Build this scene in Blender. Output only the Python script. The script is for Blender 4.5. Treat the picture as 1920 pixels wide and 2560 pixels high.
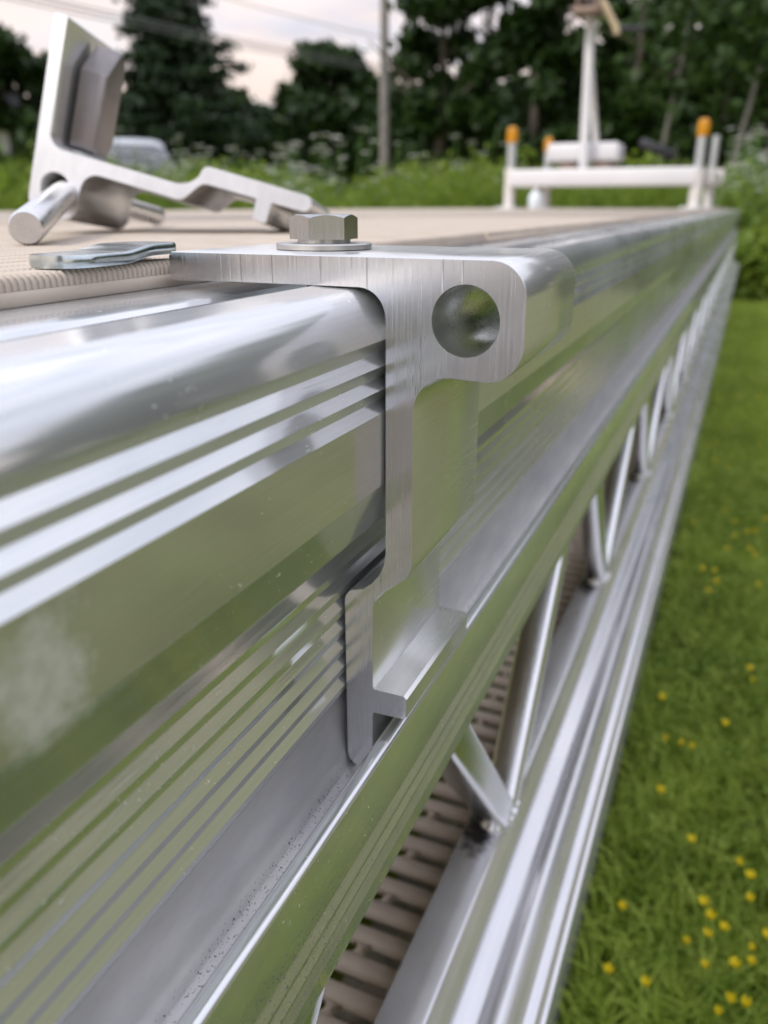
import bpy, bmesh, math, random
import numpy as np
from mathutils import Vector, Matrix

for o in list(bpy.data.objects):
    bpy.data.objects.remove(o, do_unlink=True)
S = bpy.context.scene
COL = S.collection
PI = math.pi

# ------------------------------------------------------------------ camera
# axes: +Y runs along the dock, +X out over the lawn, Z up; origin on the top outer
# corner of the dock rail at the bracket's cut face.  Metres.
FPX, VX, VY = 1980.0, 1886.0, 516.0
def unit(v):
    v = np.array(v, float); return v / np.linalg.norm(v)
_d, _h = VX - 960.0, 1280.0 - VY
AY = unit([_d, _h, -FPX])
AX = -unit([-(FPX * FPX + _h * _h) / _d, _h, -FPX])
AZ = np.cross(AX, AY)
RW = np.stack([AX, AY, AZ], 1)          # camera <- world
CAM = np.array([0.070, -0.160, 0.0164])
cd = bpy.data.cameras.new("camera")
cam = bpy.data.objects.new("camera", cd); COL.objects.link(cam)
rt, up, bk = RW[0], RW[1], RW[2]
cam.matrix_world = Matrix(((rt[0], up[0], bk[0], CAM[0]), (rt[1], up[1], bk[1], CAM[1]),
                           (rt[2], up[2], bk[2], CAM[2]), (0, 0, 0, 1)))
cd.sensor_fit = 'HORIZONTAL'; cd.sensor_width = 36.0; cd.lens = 36.0 * FPX / 1920.0
cd.clip_start = 0.005; cd.clip_end = 1000
cd.dof.use_dof = True
cd.dof.focus_distance = 0.182
cd.dof.aperture_fstop = 18.0
cd.dof.aperture_blades = 0
S.camera = cam

# ------------------------------------------------------------------ sky, sun, exposure
S.view_settings.view_transform = 'Standard'
S.view_settings.look = 'None'
S.view_settings.exposure = 0.45
S.view_settings.gamma = 1.0
S.cycles.use_denoising = True
S.cycles.max_bounces = 10
S.cycles.glossy_bounces = 6
S.cycles.transparent_max_bounces = 8
S.cycles.sample_clamp_indirect = 4.0
SUN_EL, SUN_AZ = math.radians(42), math.radians(205)   # azimuth clockwise from +Y
W = bpy.data.worlds.new("World"); S.world = W; W.use_nodes = True
nt = W.node_tree; nt.nodes.clear()
def N(t, k, **kw):
    n = t.nodes.new(k)
    for a, b in kw.items(): setattr(n, a, b)
    return n
wo = N(nt, 'ShaderNodeOutputWorld')
sky = N(nt, 'ShaderNodeTexSky', sky_type='NISHITA', sun_disc=False)
sky.sun_elevation = SUN_EL; sky.sun_rotation = SUN_AZ
b1 = N(nt, 'ShaderNodeBackground'); b1.inputs[1].default_value = 0.10
nt.links.new(sky.outputs[0], b1.inputs[0])
tc = N(nt, 'ShaderNodeTexCoord')
mp = N(nt, 'ShaderNodeMapping'); mp.inputs['Scale'].default_value = (1.3, 1.3, 6.0)
nt.links.new(tc.outputs['Generated'], mp.inputs[0])
n1 = N(nt, 'ShaderNodeTexNoise'); n1.inputs['Scale'].default_value = 2.6; n1.inputs['Detail'].default_value = 7
n1.inputs['Roughness'].default_value = 0.55
nt.links.new(mp.outputs[0], n1.inputs['Vector'])
cr = N(nt, 'ShaderNodeValToRGB')
e = cr.color_ramp.elements
e[0].position = 0.34; e[0].color = (0.50, 0.53, 0.64, 1)
e[1].position = 0.66; e[1].color = (0.86, 0.85, 0.90, 1)
m_ = e.new(0.5); m_.color = (0.70, 0.71, 0.80, 1)
nt.links.new(n1.outputs[0], cr.inputs[0])
sep = N(nt, 'ShaderNodeSeparateXYZ'); nt.links.new(tc.outputs['Generated'], sep.inputs[0])
# warm evening glow low in the sky
hz = N(nt, 'ShaderNodeMapRange'); hz.inputs[1].default_value = 0.0; hz.inputs[2].default_value = 0.36
hz.inputs[3].default_value = 1.0; hz.inputs[4].default_value = 0.0
nt.links.new(sep.outputs[2], hz.inputs[0])
n2 = N(nt, 'ShaderNodeTexNoise'); n2.inputs['Scale'].default_value = 3.4; n2.inputs['Detail'].default_value = 4
nt.links.new(mp.outputs[0], n2.inputs['Vector'])
gm = N(nt, 'ShaderNodeMapRange'); gm.inputs[1].default_value = 0.30; gm.inputs[2].default_value = 0.54
nt.links.new(n2.outputs[0], gm.inputs[0])
mu = N(nt, 'ShaderNodeMath', operation='MULTIPLY'); nt.links.new(hz.outputs[0], mu.inputs[0]); nt.links.new(gm.outputs[0], mu.inputs[1])
mx = N(nt, 'ShaderNodeMix', data_type='RGBA'); nt.links.new(mu.outputs[0], mx.inputs[0])
nt.links.new(cr.outputs[0], mx.inputs[6]); mx.inputs[7].default_value = (1.08, 0.80, 0.62, 1)
# an overcast sky is brighter overhead than at the horizon
zb = N(nt, 'ShaderNodeMapRange'); zb.inputs[1].default_value = 0.05; zb.inputs[2].default_value = 0.9
zb.inputs[3].default_value = 0.82; zb.inputs[4].default_value = 1.62
nt.links.new(sep.outputs[2], zb.inputs[0])
b2 = N(nt, 'ShaderNodeBackground'); nt.links.new(mx.outputs[2], b2.inputs[0]); nt.links.new(zb.outputs[0], b2.inputs[1])
ms = N(nt, 'ShaderNodeMixShader'); ms.inputs[0].default_value = 0.88
nt.links.new(b1.outputs[0], ms.inputs[1]); nt.links.new(b2.outputs[0], ms.inputs[2])
nt.links.new(ms.outputs[0], wo.inputs[0])

sl = bpy.data.lights.new("sun", 'SUN'); sl.energy = 1.9; sl.angle = math.radians(14); sl.color = (1.0, 0.95, 0.88)
so = bpy.data.objects.new("sun", sl); COL.objects.link(so)
sdir = Vector((math.sin(SUN_AZ) * math.cos(SUN_EL), math.cos(SUN_AZ) * math.cos(SUN_EL), math.sin(SUN_EL)))
so.rotation_euler = sdir.to_track_quat('Z', 'Y').to_euler()

# ------------------------------------------------------------------ helpers
def tag(o, label=None, cat=None, group=None, kind=None):
    if label: o['label'] = label
    if cat: o['category'] = cat
    if group: o['group'] = group
    if kind: o['kind'] = kind
    return o

def empty(name, loc=(0, 0, 0), label=None, cat=None, group=None, mat=None):
    o = bpy.data.objects.new(name, None); COL.objects.link(o)
    if mat is not None: o.matrix_world = mat
    else: o.location = loc
    o.empty_display_size = 0.01
    return tag(o, label, cat, group)

def link(name, me, parent=None, mat=None):
    o = bpy.data.objects.new(name, me); COL.objects.link(o)
    if mat: me.materials.append(mat)
    if parent: o.parent = parent
    return o

def mesh_np(name, verts, faces_flat, counts, smooth=False):
    """fast mesh from numpy arrays; counts = loop total of each polygon"""
    me = bpy.data.meshes.new(name)
    verts = np.asarray(verts, np.float32); faces_flat = np.asarray(faces_flat, np.int32); counts = np.asarray(counts, np.int32)
    me.vertices.add(len(verts)); me.vertices.foreach_set('co', verts.ravel())
    me.loops.add(len(faces_flat)); me.loops.foreach_set('vertex_index', faces_flat)
    me.polygons.add(len(counts))
    st = np.concatenate([[0], np.cumsum(counts)[:-1]]).astype(np.int32)
    me.polygons.foreach_set('loop_start', st)
    if smooth: me.polygons.foreach_set('use_smooth', np.ones(len(counts), bool))
    me.update(calc_edges=True); me.validate()
    return me

def finish(bm, name, angle=28):
    bmesh.ops.recalc_face_normals(bm, faces=bm.faces)
    me = bpy.data.meshes.new(name); bm.to_mesh(me); bm.free()
    me.shade_smooth(); me.set_sharp_from_angle(angle=math.radians(angle))
    return me

def arc(cx, cz, r, a0, a1, n=8):
    return [(cx + r * math.cos(math.radians(a0 + (a1 - a0) * i / n)), cz + r * math.sin(math.radians(a0 + (a1 - a0) * i / n))) for i in range(n + 1)]

def offset_poly(P, d):
    """move a closed outline inward by d (outline in either direction)"""
    P = np.array(P, float); n = len(P)
    area = 0.5 * np.sum(P[:, 0] * np.roll(P[:, 1], -1) - np.roll(P[:, 0], -1) * P[:, 1])
    s = 1.0 if area > 0 else -1.0
    out = []
    for i in range(n):
        a, b, c = P[i - 1], P[i], P[(i + 1) % n]
        e1, e2 = unit(b - a), unit(c - b)
        n1, n2 = np.array([-e1[1], e1[0]]) * s, np.array([-e2[1], e2[0]]) * s
        m = n1 + n2; L = max(0.35, float(m @ m) / 2)
        out.append(b + m / 2 / L * d)
    return np.array(out)

def extrude(name, prof, stations, holes=(), bevel=0.0, M=None, axis='Y', angle=28, scale=0.001):
    """outline (x,z) in mm swept along Y through the stations (m).  M = matrix applied after."""
    bm = bmesh.new()
    loops = [prof] + list(holes)
    rings = []
    st = list(stations)
    plan = []
    if bevel > 0:
        plan.append((st[0], bevel)); plan.append((st[0] + bevel * scale, 0))
        for y in st[1:-1]: plan.append((y, 0))
        plan.append((st[-1] - bevel * scale, 0)); plan.append((st[-1], bevel))
    else:
        plan = [(y, 0) for y in st]
    for li, L in enumerate(loops):
        rr = []
        for y, ins in plan:
            Q = np.array(L, float) if ins == 0 else offset_poly(L, ins if li == 0 else -ins)
            rr.append([bm.verts.new((q[0] * scale, y, q[1] * scale)) for q in Q])
        rings.append(rr)
        n = len(L)
        for a, b in zip(rr[:-1], rr[1:]):
            for i in range(n):
                bm.faces.new((a[i], a[(i + 1) % n], b[(i + 1) % n], b[i]))
    bm.edges.index_update()
    for k in (0, -1):
        if not holes:
            f = bm.faces.new(rings[0][k])
            bmesh.ops.triangulate(bm, faces=[f])
        else:
            es = []
            for rr in rings:
                r = rr[k]
                for i in range(len(r)):
                    es.append(bm.edges.get((r[i], r[(i + 1) % len(r)])))
            bmesh.ops.triangle_fill(bm, use_beauty=True, use_dissolve=False, edges=es)
    if M is not None: bm.transform(M)
    return finish(bm, name, angle)

def box_bm(bm, c, s, M=None, bev=0.0):
    r = bmesh.ops.create_cube(bm, size=1.0)
    vs = r['verts']
    for v in vs: v.co = Vector((v.co.x * s[0] + c[0], v.co.y * s[1] + c[1], v.co.z * s[2] + c[2]))
    if bev:
        es = list({e for v in vs for e in v.link_edges})
        rb = bmesh.ops.bevel(bm, geom=es, offset=bev, segments=2, affect='EDGES', profile=0.5)
        vs = list({v for f in rb['faces'] for v in f.verts} | {v for v in vs if v.is_valid})
    if M is not None:
        for v in vs: v.co = M @ v.co

def tube_bm(bm, pts, rad, seg=16, caps=True, cap_round=0.0):
    """round tube along points; rad is a number or list"""
    pts = [Vector(p) for p in pts]; n = len(pts)
    rad = [rad] * n if not hasattr(rad, '__len__') else rad
    t0 = (pts[1] - pts[0]).normalized()
    ref = Vector((0, 0, 1)) if abs(t0.z) < 0.9 else Vector((1, 0, 0))
    u = t0.cross(ref).normalized()
    rings = []
    for i, p in enumerate(pts):
        t = (pts[min(i + 1, n - 1)] - pts[max(i - 1, 0)]).normalized()
        u = (u - t * u.dot(t)).normalized(); w = t.cross(u)
        rings.append([bm.verts.new(p + (u * math.cos(2 * PI * k / seg) + w * math.sin(2 * PI * k / seg)) * rad[i]) for k in range(seg)])
    for a, b in zip(rings[:-1], rings[1:]):
        for k in range(seg):
            bm.faces.new((a[k], a[(k + 1) % seg], b[(k + 1) % seg], b[k]))
    if caps:
        bm.faces.new(rings[0][::-1]); bm.faces.new(rings[-1])

def lathe_bm(bm, prof, seg=32, M=None):
    """profile (r,z) bottom to top, closed on the axis at both ends"""
    rings = []
    vs = []
    for r, z in prof:
        if r < 1e-9:
            v = bm.verts.new((0, 0, z)); vs.append(v); rings.append([v])
        else:
            rr = [bm.verts.new((r * math.cos(2 * PI * k / seg), r * math.sin(2 * PI * k / seg), z)) for k in range(seg)]
            vs += rr; rings.append(rr)
    for a, b in zip(rings[:-1], rings[1:]):
        for k in range(seg):
            k2 = (k + 1) % seg
            if len(a) == 1 and len(b) == 1: continue
            if len(a) == 1: bm.faces.new((a[0], b[k], b[k2]))
            elif len(b) == 1: bm.faces.new((a[k], a[k2], b[0]))
            else: bm.faces.new((a[k], a[k2], b[k2], b[k]))
    if len(rings[0]) > 1: bm.faces.new(rings[0][::-1])
    if len(rings[-1]) > 1: bm.faces.new(rings[-1])
    if M is not None:
        for v in vs: v.co = M @ v.co

# ------------------------------------------------------------------ materials
def new_mat(name):
    m = bpy.data.materials.new(name); m.use_nodes = True
    t = m.node_tree; b = t.nodes['Principled BSDF']
    return m, t, b

def noise(t, coord, scale, mscale=(1, 1, 1), detail=4, rough=0.5):
    mpn = N(t, 'ShaderNodeMapping'); mpn.inputs['Scale'].default_value = mscale
    t.links.new(coord, mpn.inputs[0])
    nn = N(t, 'ShaderNodeTexNoise'); nn.inputs['Scale'].default_value = scale
    nn.inputs['Detail'].default_value = detail; nn.inputs['Roughness'].default_value = rough
    t.links.new(mpn.outputs[0], nn.inputs['Vector'])
    return nn.outputs[0]

def maprange(t, v, a, b, c, d):
    r = N(t, 'ShaderNodeMapRange')
    for i, x in enumerate((a, b, c, d)): r.inputs[i + 1].default_value = x
    t.links.new(v, r.inputs[0]); return r.outputs[0]

def mixcol(t, f, a, b):
    x = N(t, 'ShaderNodeMix', data_type='RGBA')
    if hasattr(f, 'node'): t.links.new(f, x.inputs[0])
    else: x.inputs[0].default_value = f
    for i, c in ((6, a), (7, b)):
        if hasattr(c, 'node'): t.links.new(c, x.inputs[i])
        else: x.inputs[i].default_value = (*c, 1)
    return x.outputs[2]

def math_(t, op, a, b=None):
    x = N(t, 'ShaderNodeMath', operation=op)
    for i, c in ((0, a), (1, b)):
        if c is None: continue
        if hasattr(c, 'node'): t.links.new(c, x.inputs[i])
        else: x.inputs[i].default_value = c
    return x.outputs[0]

def bump(t, b, h, strength, dist, prev=None):
    bp = N(t, 'ShaderNodeBump'); bp.inputs['Strength'].default_value = strength; bp.inputs['Distance'].default_value = dist
    t.links.new(h, bp.inputs['Height'])
    if prev is not None: t.links.new(prev, bp.inputs['Normal'])
    t.links.new(bp.outputs[0], b.inputs['Normal'])
    return bp.outputs[0]

def metal(name, base, r0, r1, streak_axis='Y', streak=0.00002, streak_scale=900, dirt=0.0, blot=0.0, haze=0.0, hrough=0.55, oxide=0.0, die=0.0):
    m, t, b = new_mat(name)
    co = N(t, 'ShaderNodeTexCoord').outputs['Object']
    b.inputs['Metallic'].default_value = 1.0
    sc = {'Y': (1, 0.012, 1), 'Z': (1, 1, 0.02), 'X': (0.012, 1, 1), None: (1, 1, 1)}[streak_axis]
    st = noise(t, co, streak_scale, sc, 3, 0.6)
    bl = noise(t, co, 22, (1, 0.5, 1), 4, 0.6)
    rr = math_(t, 'ADD', maprange(t, bl, 0.3, 0.7, r0, r1), maprange(t, st, 0.3, 0.7, -0.03, 0.03))
    t.links.new(rr, b.inputs['Roughness'])
    c0 = tuple(x * 0.93 for x in base)
    col = mixcol(t, maprange(t, st, 0.3, 0.7, 0, 1), c0, base)
    if blot:
        col = mixcol(t, maprange(t, noise(t, co, 60, (1, 0.3, 1), 5, 0.65), 0.5, 0.75, 0, blot), col, tuple(x * 0.6 for x in base))
    if dirt:
        sp = noise(t, co, 800, (1, 0.8, 1), 3, 0.6)
        sp2 = noise(t, co, 70, (1, 1, 1), 3, 0.6)
        f = math_(t, 'MULTIPLY', maprange(t, sp, 0.66, 0.70, 0, 1), maprange(t, sp2, 0.54, 0.62, 0, dirt))
        col = mixcol(t, f, col, (0.80, 0.80, 0.78))
        t.links.new(math_(t, 'SUBTRACT', 1.0, f), b.inputs['Metallic'])
    t.links.new(col, b.inputs['Base Color'])
    nb = None
    if streak:
        nb = bump(t, b, st, 0.6, streak)
        if die:
            scr = noise(t, co, 260, (1.0, 0.06, 2.2), 2, 0.4)
            nb = bump(t, b, maprange(t, scr, 0.70, 0.72, 0, 1), 0.5, die, nb)
        if die: nb = bump(t, b, noise(t, co, 420, sc, 2, 0.7), 0.7, die, nb)
    if haze:
        # thin oxide bloom: a second, much rougher lobe over the bright one
        h = N(t, 'ShaderNodeBsdfPrincipled'); h.inputs['Metallic'].default_value = 1.0 - oxide
        h.inputs['Roughness'].default_value = hrough
        t.links.new(col, h.inputs['Base Color'])
        x = N(t, 'ShaderNodeMixShader'); x.inputs[0].default_value = haze
        hz_ = maprange(t, noise(t, co, 14, (1, 0.4, 1), 4, 0.6), 0.3, 0.7, max(0, haze - 0.12), min(1, haze + 0.12))
        t.links.new(hz_, x.inputs[0])
        t.links.new(b.outputs[0], x.inputs[1]); t.links.new(h.outputs[0], x.inputs[2])
        t.links.new(x.outputs[0], t.nodes['Material Output'].inputs[0])
    return m

def diffuse(name, c0, c1, scale=6, rough=0.6, detail=5, bmp=0.0, bscale=None, spec=0.4):
    m, t, b = new_mat(name)
    co = N(t, 'ShaderNodeTexCoord').outputs['Object']
    f = maprange(t, noise(t, co, scale, (1, 1, 1), detail, 0.6), 0.32, 0.68, 0, 1)
    t.links.new(mixcol(t, f, c0, c1), b.inputs['Base Color'])
    b.inputs['Roughness'].default_value = rough
    b.inputs['Specular IOR Level'].default_value = spec
    if bmp: bump(t, b, noise(t, co, bscale or scale * 6, (1, 1, 1), 4, 0.6), 0.7, bmp)
    return m

ALU = (0.80, 0.815, 0.83)
M_rail = metal('extruded_aluminium', ALU, 0.09, 0.17, 'Y', 0.000012, 1400, dirt=0.9, haze=0.30, hrough=0.58, oxide=0.14, die=0.00003)
M_chord = metal('mill_aluminium', (0.78, 0.78, 0.80), 0.16, 0.26, 'Y', 0.00002, 700, blot=0.25, haze=0.30, hrough=0.75, oxide=0.5)
M_brk = metal('bracket_aluminium', (0.80, 0.805, 0.80), 0.16, 0.28, 'Y', 0.00002, 1200, dirt=0.7, haze=0.35, hrough=0.6, oxide=0.2)
M_web = metal('web_aluminium', (0.84, 0.84, 0.86), 0.16, 0.24, None, 0.00002, 500)
M_bolt = metal('zinc_steel', (0.47, 0.475, 0.48), 0.20, 0.32, 'Z', 0.00002, 900, blot=0.4)
M_wash = metal('washer_steel', (0.52, 0.515, 0.50), 0.30, 0.42, None, 0.00003, 900)
M_block = metal('mill_steel', (0.27, 0.25, 0.25), 0.34, 0.5, None, 0.00003, 300, blot=0.5)
M_zinc = metal('blue_zinc', (0.60, 0.67, 0.69), 0.14, 0.26, None, 0.00004, 250, blot=0.55)
M_bore = metal('drilled_bore', (0.68, 0.69, 0.67), 0.24, 0.36, None, 0.00004, 600)
M_pin = metal('pin_aluminium', (0.80, 0.80, 0.81), 0.26, 0.36, None, 0.00003, 400)
M_galv = metal('galvanised', (0.62, 0.65, 0.68), 0.34, 0.48, None, 0.0, 60)

def cut_face_mat(name, base, rough, sc):
    """bracket: extruded skin, with saw lines on the cut ends"""
    m, t, b = new_mat(name)
    co = N(t, 'ShaderNodeTexCoord').outputs['Object']
    b.inputs['Metallic'].default_value = 1.0
    saw = noise(t, co, sc, (1, 1, 0.018), 2, 0.6)
    fine = noise(t, co, 2600, (1, 1, 0.03), 3, 0.7)
    b.inputs['Roughness'].default_value = rough
    deep = maprange(t, saw, 0.63, 0.67, 0, 1)
    blo = maprange(t, noise(t, co, 110, (1, 1, 0.6), 4, 0.6), 0.40, 0.7, 0.0, 0.35)
    c = mixcol(t, blo, base, tuple(x * 0.72 for x in base))
    # nicks and smears
    nk = math_(t, 'MULTIPLY', maprange(t, noise(t, co, 900, (1, 1, 0.5), 4, 0.7), 0.66, 0.70, 0, 1), maprange(t, noise(t, co, 90, (1, 1, 1), 2, 0.5), 0.52, 0.6, 0, 1))
    c = mixcol(t, nk, c, (0.16, 0.16, 0.17))
    t.links.new(c, b.inputs['Base Color'])
    p = bump(t, b, fine, 0.3, 0.000006)
    bump(t, b, deep, 0.9, 0.00007, p)
    lines = noise(t, co, 1700, (1, 1, 0.02), 2, 0.5)
    t.links.new(maprange(t, lines, 0.35, 0.65, rough - 0.04, rough + 0.06), b.inputs['Roughness'])
    lc = math_(t, 'MAXIMUM', deep, maprange(t, lines, 0.64, 0.72, 0, 0.35))
    t.links.new(mixcol(t, math_(t, 'MULTIPLY', lc, 0.30), c, (0.38, 0.38, 0.39)), b.inputs['Base Color'])
    return m
M_cut = cut_face_mat('sawn_aluminium', (0.61, 0.61, 0.62), 0.22, 640)
M_cut2 = cut_face_mat('sawn_aluminium_bright', (0.66, 0.66, 0.68), 0.46, 420)

M_tan = diffuse('tan_plastic', (0.43, 0.365, 0.30), (0.50, 0.43, 0.36), 60, 0.55, 4, 0.00012, 900)
M_tan2 = diffuse('lightened_tan_plastic', (0.61, 0.51, 0.405), (0.69, 0.585, 0.47), 60, 0.6, 4, 0.00012, 900)  # same tan, lightened to offset the dim light below the dock
M_blackhole = diffuse('hole_shade', (0.02, 0.02, 0.022), (0.05, 0.05, 0.055), 200, 0.7)  # shade tone of the hole beside each weld node
M_weld = metal('weld_bead', (0.78, 0.78, 0.79), 0.30, 0.45, None, 0.00015, 500)

def with_hole_shade(m, period, y0, z_at):
    """hole shadow painted beside each weld node: dark oval on the chord top, repeating with the truss"""
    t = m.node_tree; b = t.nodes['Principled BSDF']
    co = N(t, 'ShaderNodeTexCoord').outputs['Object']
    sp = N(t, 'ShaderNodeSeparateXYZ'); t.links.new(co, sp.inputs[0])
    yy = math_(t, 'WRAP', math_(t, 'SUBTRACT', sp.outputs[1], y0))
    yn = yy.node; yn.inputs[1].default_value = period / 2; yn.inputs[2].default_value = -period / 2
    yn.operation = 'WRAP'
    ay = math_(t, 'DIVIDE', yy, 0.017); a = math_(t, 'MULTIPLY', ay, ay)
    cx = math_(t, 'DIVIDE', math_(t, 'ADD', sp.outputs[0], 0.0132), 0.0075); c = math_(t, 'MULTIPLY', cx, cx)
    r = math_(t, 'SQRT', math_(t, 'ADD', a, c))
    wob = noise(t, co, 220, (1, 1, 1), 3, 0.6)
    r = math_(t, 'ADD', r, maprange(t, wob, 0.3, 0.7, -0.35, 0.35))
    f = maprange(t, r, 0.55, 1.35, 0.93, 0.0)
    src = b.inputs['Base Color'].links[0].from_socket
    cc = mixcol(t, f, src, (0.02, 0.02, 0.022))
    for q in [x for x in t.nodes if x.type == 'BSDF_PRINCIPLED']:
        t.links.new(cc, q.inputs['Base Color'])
with_hole_shade(M_chord, 0.308, 0.1545, -0.282)  # paints the dark hole's shadow on the chord at every node

def rail_finish(m):
    """the gutter above the lip is dull and dirty; one old chalky smear on the flat of the rail"""
    t = m.node_tree; ps = [x for x in t.nodes if x.type == 'BSDF_PRINCIPLED']
    b = t.nodes['Principled BSDF']
    co = N(t, 'ShaderNodeTexCoord').outputs['Object']
    sp = N(t, 'ShaderNodeSeparateXYZ'); t.links.new(co, sp.inputs[0])
    X, Y, Z = sp.outputs
    g = math_(t, 'MULTIPLY', maprange(t, Z, -0.1070, -0.1035, 1, 0), maprange(t, Z, -0.1290, -0.1285, 0, 1))
    g = math_(t, 'MULTIPLY', g, maprange(t, X, -0.0005, 0.0003, 1, 0))
    blot = maprange(t, noise(t, co, 95, (1, 0.35, 1), 5, 0.65), 0.35, 0.7, 0.0, 1.0)
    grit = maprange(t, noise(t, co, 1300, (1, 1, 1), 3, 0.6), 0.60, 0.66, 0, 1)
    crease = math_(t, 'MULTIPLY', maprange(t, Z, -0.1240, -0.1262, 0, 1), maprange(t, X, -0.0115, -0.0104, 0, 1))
    rough0 = b.inputs['Roughness'].links[0].from_socket
    mr = N(t, 'ShaderNodeMix', data_type='FLOAT'); t.links.new(g, mr.inputs[0]); t.links.new(rough0, mr.inputs[2]); mr.inputs[3].default_value = 0.40
    t.links.new(mr.outputs[0], b.inputs['Roughness'])
    src = b.inputs['Base Color'].links[0].from_socket
    c = mixcol(t, g, src, mixcol(t, blot, (0.70, 0.70, 0.71), (0.84, 0.83, 0.82)))
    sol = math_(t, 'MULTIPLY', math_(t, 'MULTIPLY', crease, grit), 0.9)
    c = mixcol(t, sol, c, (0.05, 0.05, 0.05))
    # smear
    ey = math_(t, 'DIVIDE', math_(t, 'ADD', Y, SMEAR[0]), SMEAR[2]); ez = math_(t, 'DIVIDE', math_(t, 'ADD', Z, SMEAR[1]), SMEAR[3])
    r = math_(t, 'SQRT', math_(t, 'ADD', math_(t, 'MULTIPLY', ey, ey), math_(t, 'MULTIPLY', ez, ez)))
    r = math_(t, 'ADD', r, maprange(t, noise(t, co, 160, (1, 1, 1), 5, 0.65), 0.3, 0.7, -0.4, 0.4))
    sm = math_(t, 'MULTIPLY', math_(t, 'MULTIPLY', maprange(t, r, 0.55, 1.25, 0.8, 0.0), maprange(t, noise(t, co, 420, (1, 1, 1), 4, 0.7), 0.3, 0.6, 0.45, 1.0)), maprange(t, X, -0.0008, -0.0004, 0, 1))
    c = mixcol(t, sm, c, (0.74, 0.74, 0.72))
    for q in ps: t.links.new(c, q.inputs['Base Color'])
    old = b.inputs['Metallic'].links[0].from_socket
    met = math_(t, 'MULTIPLY', old, math_(t, 'SUBTRACT', 1.0, math_(t, 'MAXIMUM', math_(t, 'MULTIPLY', sm, 0.8), sol)))
    t.links.new(met, b.inputs['Metallic'])
SMEAR = (0.1015, 0.0375, 0.0072, 0.0095)
rail_finish(M_rail)

# ------------------------------------------------------------------ the dock section
DOCK_Y0, DOCK_Y1 = -0.95, 5.4
ST = [DOCK_Y0, -0.4, 0.0, 0.3, 1.0, 2.0, 3.5, DOCK_Y1]

rail = []
rail += [(-17, 0.0), (-13, -0.2)]
rail += arc(-9.2, -7.9, 7.6, 87, 30, 10)
rail += [(-1.75, -5.7), (-1.0, -7.5), (-0.4, -9.2), (0.0, -10.8), (-1.8, -13.9), (0, -16.4), (-1.8, -19.4), (0, -21.6), (-1.8, -24.5), (0, -26.9), (0, -27.4), (0, -44.0)]
rail += [(-0.15, -44.4), (-2.5, -54.4), (-2.9, -55.0), (-11.0, -58.0), (-12.6, -60.0), (-12.7, -64.4)]
z = -64.4
for i in range(7):
    xo = -12.6 + 3.2 * math.tan(math.radians(22.6 + 0.5 * i))
    rail += [(xo, z - 3.2), (xo - 0.03, z - 3.35), (xo - (0.10 if i < 3 else 0.26), z - 5.15), (-12.6, z - 5.6), (-12.6, z - 5.65)]
    z -= 5.65
def spline(P, k=6):
    P = [np.array(p, float) for p in P]; out = []
    for i in range(len(P) - 1):
        p0, p1, p2, p3 = P[max(i - 1, 0)], P[i], P[i + 1], P[min(i + 2, len(P) - 1)]
        for j in range(k):
            t = j / k
            out.append(tuple(0.5 * ((2 * p1) + (-p0 + p2) * t + (2 * p0 - 5 * p1 + 4 * p2 - p3) * t * t + (-p0 + 3 * p1 - 3 * p2 + p3) * t ** 3)))
    return out + [tuple(P[-1])]
rail += spline([(-12.6, -104.5), (-12.4, -110), (-12.1, -116), (-11.5, -121), (-10.9, -124.5), (-10.1, -126.6)], 4)
rail += spline([(-9.9, -126.9), (-7.0, -126.3), (-4.4, -124.6), (-2.2, -121.5), (-0.9, -117.5), (-0.2, -114.2)], 4)
rail += arc(1.6, -113.8, 1.7, 172, 92, 9) + arc(2.7, -113.8, 1.7, 88, 6, 9)
for za, zb_ in ((-131.0, -135.8), (-137.0, -141.4), (-142.2, -147.6)):
    rail += [(4.4, za), (2.95, za - 0.3), (4.4, zb_)]
rail += [(4.4, -153.4), (3.8, -154.0), (-20, -154.0), (-24, -150)]
rail += [(-24, -14), (-44, -14), (-60, -8), (-76, -8), (-76, -1.9)]
rail += [(-58.0, -1.95), (-42.0, -2.9), (-40.7, -3.2), (-40.0, -4.1), (-40.0, -9.5), (-30.5, -9.5), (-30.2, -8.6), (-29.6, -8.6), (-29.4, -9.5), (-17, -9.5)]

dock = empty('dock_section', (0, 0, 0), 'long aluminium truss dock section on top, with a tan ribbed deck', 'dock')
side_rail = link('side_rail', extrude('side_rail', rail, ST, angle=12), dock, M_rail)
XC = -1.86
left_rail = link('side_rail', extrude('side_rail', [(2 * (XC / 2) * 1000 - x, zz) for x, zz in rail][::-1], [DOCK_Y0, 2.0, DOCK_Y1]), dock, M_rail)
chord = [(-20.6, -282.0), (-3.2, -282.0), (-2.0, -282.3), (1.2, -286.2), (1.7, -287.0), (4.5, -291.9), (4.2, -292.6), (-1, -295), (-1, -301.0), (-20.0, -301.0), (-20.6, -300.4)]
bottom_chord = link('bottom_chord', extrude('bottom_chord', chord, ST), dock, M_chord)

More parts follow.
